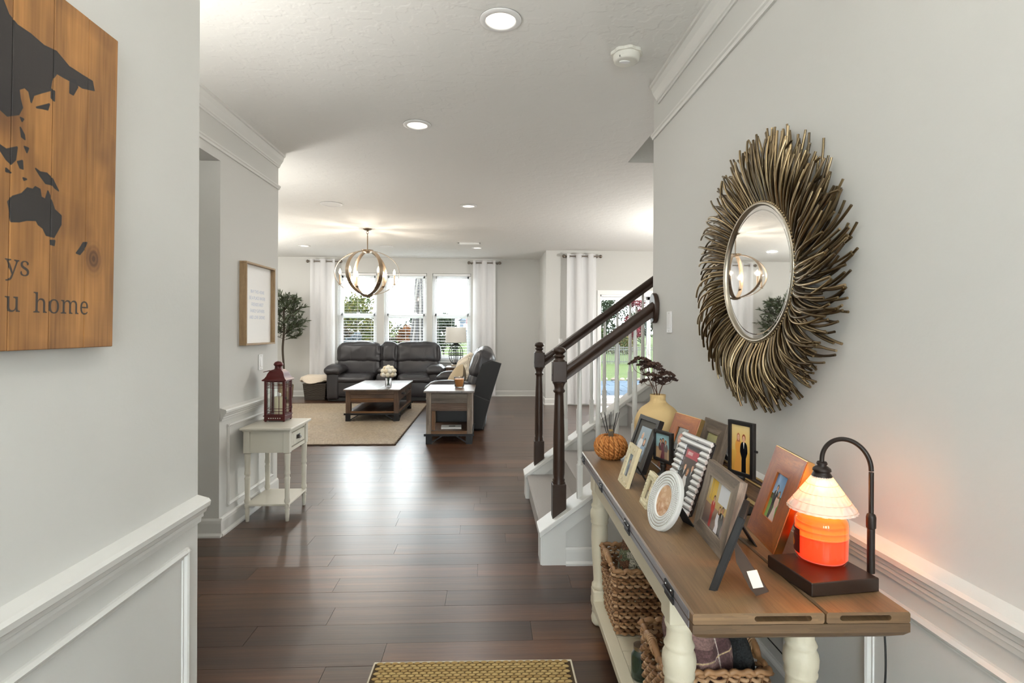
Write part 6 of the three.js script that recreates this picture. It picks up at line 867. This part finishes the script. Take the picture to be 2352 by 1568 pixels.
// ---------- outdoors ----------
{
  const grass = phy({ specularIntensity: 0.05, map: tex(512, 512, (u, v) => { const n = fbm(u, v, 40, 40, 3, 2), b = fbm(u, v, 5, 5, 3, 4); return mixc([58, 76, 36], [104, 114, 62], n * 0.8 + b * 0.5 - 0.2); }), roughness: 1, color: lin(0.28, 0.28, 0.28) });  // lawn tint darkened to offset the bright sky
  // ground falling gently away from the house
  const g = new THREE.PlaneGeometry(400, 300, 40, 100), p = g.attributes.position; for (let i = 0; i < p.count; i++) { const x = p.getX(i), Z = 9.6 + (p.getY(i) + 150), y = Z < 15 ? -0.14 : Z < 30 ? -0.14 - (Z - 15) / 15 * 0.46 : Z < 80 ? -0.6 - (Z - 30) / 50 * 0.35 : -0.95; p.setXYZ(i, x, y, -Z); } g.computeVertexNormals();
  const G2 = uvm(g, 3); struct('lawn', G2, grass);
  struct('added_porch', bb(-3, 3, -0.15, -0.02, 1.95, 9), std({ color: lin(0.5, 0.48, 0.45), roughness: 0.9 }));  // added out of view, bounces sky light in through the front door
  const patio = struct('patio'); part('bedding', bb(0.9, 7.5, -0.2, -0.125, -14.9, -9.72), std({ color: lin(0.05, 0.055, 0.06), roughness: 1 }), patio);
  const pv = [[0.060, 0.10, 0.15], [0.075, 0.115, 0.165], [0.05, 0.085, 0.13]].map((c) => phy({ color: dim(...c), roughness: 0.9, specularIntensity: 0.1 }));
  let k = 0; for (let r = 0; r < 8; r++) for (let c = 0; c < 9; c++) part('paver', bx(0.715, 0.05, 0.625, 1.3 + c * 0.73 + (r % 2) * 0.3, -0.105 + 0.003 * hash(r, c, 2), -10.1 - r * 0.64, 0.008, 1), pv[Math.floor(hash(r, c, 5) * 3)], patio).name = k++ ? 'paver_' + String(k - 1).padStart(3, '0') : 'paver';
  const rk = [[0.33, 0.28, 0.22], [0.42, 0.36, 0.30], [0.25, 0.21, 0.17]].map((c) => phy({ color: dim(...c), roughness: 0.9, specularIntensity: 0.1 }));
  for (let i = 0; i < 16; i++) { const q = new THREE.DodecahedronGeometry(0.085, 1), v = q.attributes.position; for (let j = 0; j < v.count; j++) { const s = 1 + 0.35 * (n3(v.getX(j) * 9 + i, v.getY(j) * 9, v.getZ(j) * 9, i) - 0.5) * 2; v.setXYZ(j, v.getX(j) * s * 1.3, v.getY(j) * s * 0.7, v.getZ(j) * s); } q.computeVertexNormals(); solo('garden_rock', 'tan landscaping rock in the row edging the blue patio', 'rock', q, rk[i % 3], [2.4 + i * 0.24, -0.08, -15.1 - 0.25 * hash(i, 3, 3)], rr(0, 6), 'rocks edging the patio'); }
  // black metal fence
  const f = thing('metal_fence', 'black metal picket fence across the lawn seen through the patio door', 'fence', [0, -0.62, -30]);
  for (let i = 0; i <= 4; i++) part('post', bb(3.0 + i * 2.2 - 0.035, 3.0 + i * 2.2 + 0.035, 0, 1.12, -0.035, 0.035), M.black, f); for (const y of [0.18, 0.85, 0.98]) part('rail', bb(3, 11.8, y - 0.02, y + 0.02, -0.015, 0.015), M.black, f); for (let i = 0; i < 88; i++) part('picket', bb(3.05 + i * 0.1 - 0.013, 3.05 + i * 0.1 + 0.013, 0.06, 1.02, -0.009, 0.009), M.black, f);
  const bark = std({ color: lin(0.05, 0.038, 0.03), roughness: 1 });
  // a tree or shrub: clumps of leaf blades on a few limbs
  function plant(name, label, cat, x, y, Z, h, r, n, size, cols, trunkH, pts) {
    const t = thing(name, label, cat, [x, y, -Z]); const clumps = []; for (let i = 0; i < pts; i++) { const a = i * 2.399, q = Math.sqrt((i + 0.5) / pts), yy = trunkH + (h - trunkH) * (0.12 + 0.8 * hash(i, 1, x | 0)), w = Math.sin(PI * Math.min(1, 0.15 + (yy - trunkH) / (h - trunkH) * 0.85)); clumps.push([r * q * w * Math.cos(a), yy, r * q * w * Math.sin(a), r * (0.28 + 0.22 * hash(i, 2, 5))]); }
    if (trunkH > 0.05) part('trunk', [cyl(0.02 * h, 0.012 * h, h * 0.75, 0, 0, 0, 8), ...clumps.slice(0, 10).map((c) => bar([0, Math.min(c[1] * 0.6, h * 0.7), 0], [c[0], c[1], c[2]], 0.006 * h, 5))], bark, t);
    cols.forEach((col, ci) => { const m = Math.floor(n / cols.length), pos = new Float32Array(m * 18); for (let i = 0; i < m; i++) { const c = clumps[Math.floor(rnd() * clumps.length)], th = rr(0, 6.28), ph = Math.acos(rr(-1, 1)), q = Math.cbrt(rnd()) * c[3], px = c[0] + q * Math.sin(ph) * Math.cos(th), py = c[1] + q * Math.cos(ph), pz = c[2] + q * Math.sin(ph) * Math.sin(th); const u = V3(rr(-1, 1), rr(-1, 1), rr(-1, 1)).normalize().multiplyScalar(size), v = V3(rr(-1, 1), rr(-1, 1), rr(-1, 1)).cross(u).normalize().multiplyScalar(size * 0.5); pos.set([px - u.x, py - u.y, pz - u.z, px + v.x, py + v.y, pz + v.z, px + u.x, py + u.y, pz + u.z, px - u.x, py - u.y, pz - u.z, px + u.x, py + u.y, pz + u.z, px - v.x, py - v.y, pz - v.z], i * 18); }
      const g = new THREE.BufferGeometry(); g.setAttribute('position', new THREE.BufferAttribute(pos, 3)); g.computeVertexNormals(); stuff(part('foliage', flat(g), phy({ color: dim(...col), roughness: 0.9, specularIntensity: 0.1, transmission: 0.3, thickness: 0, side: THREE.DoubleSide }), t)); });
    return t;
  }
  const GR = [[0.05, 0.085, 0.015], [0.10, 0.12, 0.015], [0.16, 0.15, 0.02]], DK = [[0.018, 0.035, 0.014], [0.03, 0.05, 0.02]], BR = [[0.05, 0.03, 0.014], [0.09, 0.055, 0.02], [0.03, 0.03, 0.012]];
  plant('broad_tree', 'yellow-green autumn tree outside the left window', 'tree', -5.3, -0.35, 22, 2.75, 1.35, 5200, 0.075, GR, 0.8, 26);
  plant('border_shrub', 'brown autumn shrub low outside the left window, left side', 'shrub', -3.9, -0.14, 14.2, 1.55, 0.5, 2600, 0.045, BR, 0, 14); plant('border_shrub', 'dark green shrub low outside the left window, right side', 'shrub', -2.75, -0.14, 14.6, 1.45, 0.42, 2200, 0.045, [[0.025, 0.04, 0.015], [0.06, 0.05, 0.02]], 0, 12);
  plant('pale_shrub', 'pale blue-white feathery shrub in the middle of the left window', 'shrub', -3.28, -0.14, 13.4, 1.42, 0.30, 2400, 0.04, [[0.22, 0.27, 0.30], [0.16, 0.20, 0.23]], 0, 10);
  plant('hedge_shrub', 'dark reddish shrub outside the middle window', 'shrub', -5.4, -0.4, 27, 2.25, 1.5, 3000, 0.08, [[0.035, 0.018, 0.016], [0.05, 0.028, 0.02]], 0, 20); plant('hedge_shrub', 'dark brown shrub beside the folded umbrella', 'shrub', -3.6, -0.4, 31, 2.3, 1.1, 2400, 0.08, [[0.03, 0.02, 0.015], [0.05, 0.032, 0.018]], 0, 16);
  plant('orange_shrub', 'bright orange shrub next to the folded umbrella', 'shrub', -3.65, -0.35, 24, 1.9, 0.42, 1600, 0.06, [[0.32, 0.11, 0.015], [0.24, 0.075, 0.012]], 0, 10);
  plant('ornamental_grass', 'tan ornamental grass below the middle window', 'grass', -2.45, -0.14, 13.0, 1.08, 0.34, 900, 0.10, [[0.25, 0.20, 0.07], [0.16, 0.14, 0.05]], 0, 8);
  plant('far_tree', 'dark green tree outside the right window', 'tree', -2.75, -0.5, 34, 2.7, 1.15, 3600, 0.08, DK, 0.3, 20); plant('far_tree', 'small green tree behind the lamp shade in the right window', 'tree', -0.2, -0.55, 36, 2.3, 0.7, 1800, 0.08, DK, 0.3, 12); plant('far_tree', 'grey-green treetop far off in the middle window', 'tree', -11.5, -0.95, 90, 5.0, 3.4, 2200, 0.3, [[0.03, 0.055, 0.035]], 0.5, 14);
  plant('broad_tree', 'bright green tree left in the patio door', 'tree', 6.3, -0.6, 34, 3.6, 1.15, 4200, 0.08, [[0.05, 0.10, 0.015], [0.09, 0.14, 0.02]], 0.5, 20); plant('far_tree', 'blue-green trees far behind the fence in the patio door', 'tree', 15.5, -0.95, 70, 6.8, 3.4, 3600, 0.2, DK, 0.5, 22); plant('far_tree', 'distant trees right of the house roof in the patio door', 'tree', 24.5, -0.95, 82, 6.0, 3.2, 3000, 0.2, DK, 0.5, 20); plant('red_tree', 'crimson ornamental tree in the right of the patio door', 'tree', 9.0, -0.6, 32.3, 4.5, 0.75, 3600, 0.07, [[0.26, 0.035, 0.05], [0.18, 0.022, 0.035]], 1.2, 16); plant('border_shrub', 'low green shrubs beyond the fence', 'shrub', 11.0, -0.75, 45, 1.4, 1.6, 1500, 0.12, [[0.06, 0.09, 0.02], [0.14, 0.10, 0.03]], 0, 10);
  // folded striped umbrella on the patio
  const u = thing('patio_umbrella', 'folded grey striped patio umbrella outside the middle window', 'umbrella', [-1.76, -0.12, -14]), um = [std({ color: lin(0.012, 0.011, 0.012), roughness: 0.9 }), std({ color: lin(0.07, 0.065, 0.06), roughness: 0.9 })];
  part('base', lathe([[0, 0], [0.26, 0], [0.26, 0.05], [0.04, 0.09], [0, 0.09]], 24), M.black, u); part('pole', bar([0, 0.05, 0], [0, 2.98, 0], 0.022, 10), M.nickel, u); part('finial', sph(0.035, 0, 3.0, 0), M.black, u);
  for (let k2 = 0; k2 < 14; k2++) { const a = k2 / 14 * 2 * PI, pts = []; for (let i = 0; i <= 10; i++) { const f = i / 10, r = 0.05 + 0.15 * f + 0.02 * Math.sin(f * 9 + k2); pts.push([r * Math.cos(a), 2.92 - 1.85 * f, r * Math.sin(a)]); } const g = new THREE.TubeGeometry(new THREE.CatmullRomCurve3(pts.map((q) => V3(...q))), 24, 0.036, 6); part('canopy_fold', g, um[k2 % 2], u); }
  part('strap', new THREE.TorusGeometry(0.165, 0.012, 6, 28).rotateX(PI / 2).translate(0, 1.7, 0), um[0], u);
  { const c = thing('patio_chair', 'dark patio armchair back below the folded umbrella', 'chair', [-1.62, -0.12, -13.2]); part('backrest', [bx(0.55, 0.55, 0.04, 0, 0.78, 0.0, 0.02)], M.black, c); part('seat', bx(0.55, 0.06, 0.5, 0, 0.43, -0.25, 0.02), M.black, c); for (const sx of [-1, 1]) { part('arm', bx(0.05, 0.03, 0.5, sx * 0.27, 0.64, -0.25, 0.01), M.black, c); for (const z of [0, -0.48]) part('leg', bx(0.04, 0.64, 0.04, sx * 0.26, 0.32, z), M.black, c); } }
  { const b = thing('basketball_hoop', 'red basketball backboard on a pole outside the right window', 'basketball hoop', [-1.45, -0.75, -52]); part('pole', bar([0, 0, 0], [0, 2.7, 0], 0.06, 8), M.black, b); part('backboard', bx(1.2, 0.75, 0.05, 0, 2.9, 0.2, 0.02), std({ color: lin(0.20, 0.03, 0.03), roughness: 0.6 }), b); part('hoop', new THREE.TorusGeometry(0.23, 0.02, 6, 24).rotateX(PI / 2).translate(0, 2.65, 0.45), std({ color: lin(0.4, 0.05, 0.02), roughness: 0.5 }), b); }
  function house(label, x, Z, w, hWall, hRoof, wall, gable) {
    const t = thing('house', label, 'house', [x, -0.95, -Z]), wm = std({ color: dim(...wall), roughness: 0.9 }), rm = std({ color: lin(0.02, 0.021, 0.025), roughness: 0.95 });
    part('wall', bb(-w / 2, w / 2, 0, hWall, -8, 0), wm, t); const d = 8; const r = part('roof', gable ? ext([[-w / 2 - 0.4, hWall], [w / 2 + 0.4, hWall], [0, hWall + hRoof]], d + 0.6).translate(0, 0, -d - 0.3) : ext([[0.5, hWall], [-d - 0.5, hWall], [-d * 0.5, hWall + hRoof]], w + 0.6).rotateY(-PI / 2).translate(w / 2 + 0.3, 0, 0), rm, t); if (gable) part('gable', ext([[-w / 2, hWall], [w / 2, hWall], [0, hWall + hRoof - 0.2]], 0.2).translate(0, 0, 0.15), wm, t);
    for (let i = 0; i < 3; i++) { const q = part('window', bb(-w * 0.36 + i * w * 0.29, -w * 0.36 + i * w * 0.29 + w * 0.12, hWall * 0.55, hWall * 0.85, 0, 0.08), M.white, t); part('window_pane', bb(-w * 0.36 + i * w * 0.29 + 0.15, -w * 0.36 + i * w * 0.29 + w * 0.12 - 0.15, hWall * 0.57, hWall * 0.83, 0.08, 0.1), std({ color: lin(0.05, 0.06, 0.08), roughness: 0.1 }), q); }
    part('garage_door', bb(w * 0.08, w * 0.40, 0, hWall * 0.42, 0, 0.08), M.white, t);
  }
  house('distant slate-grey house outside the right window, left one', -9.0, 100, 5.0, 4.4, 1.0, [0.05, 0.05, 0.065], false); house('distant pale blue gabled house outside the right window, right one', -2.6, 104, 5.6, 4.0, 1.9, [0.26, 0.32, 0.40], true); house('distant grey house roof behind the green tree in the patio door', 15.3, 92, 9, 3.6, 1.7, [0.34, 0.36, 0.40], false);
}
scene.traverse((o) => { if (o.isMesh) { o.castShadow = true; o.receiveShadow = true; } if (o.isPointLight || o.isSpotLight || o.isDirectionalLight) o.castShadow = true; });
renderer.render(scene, camera);
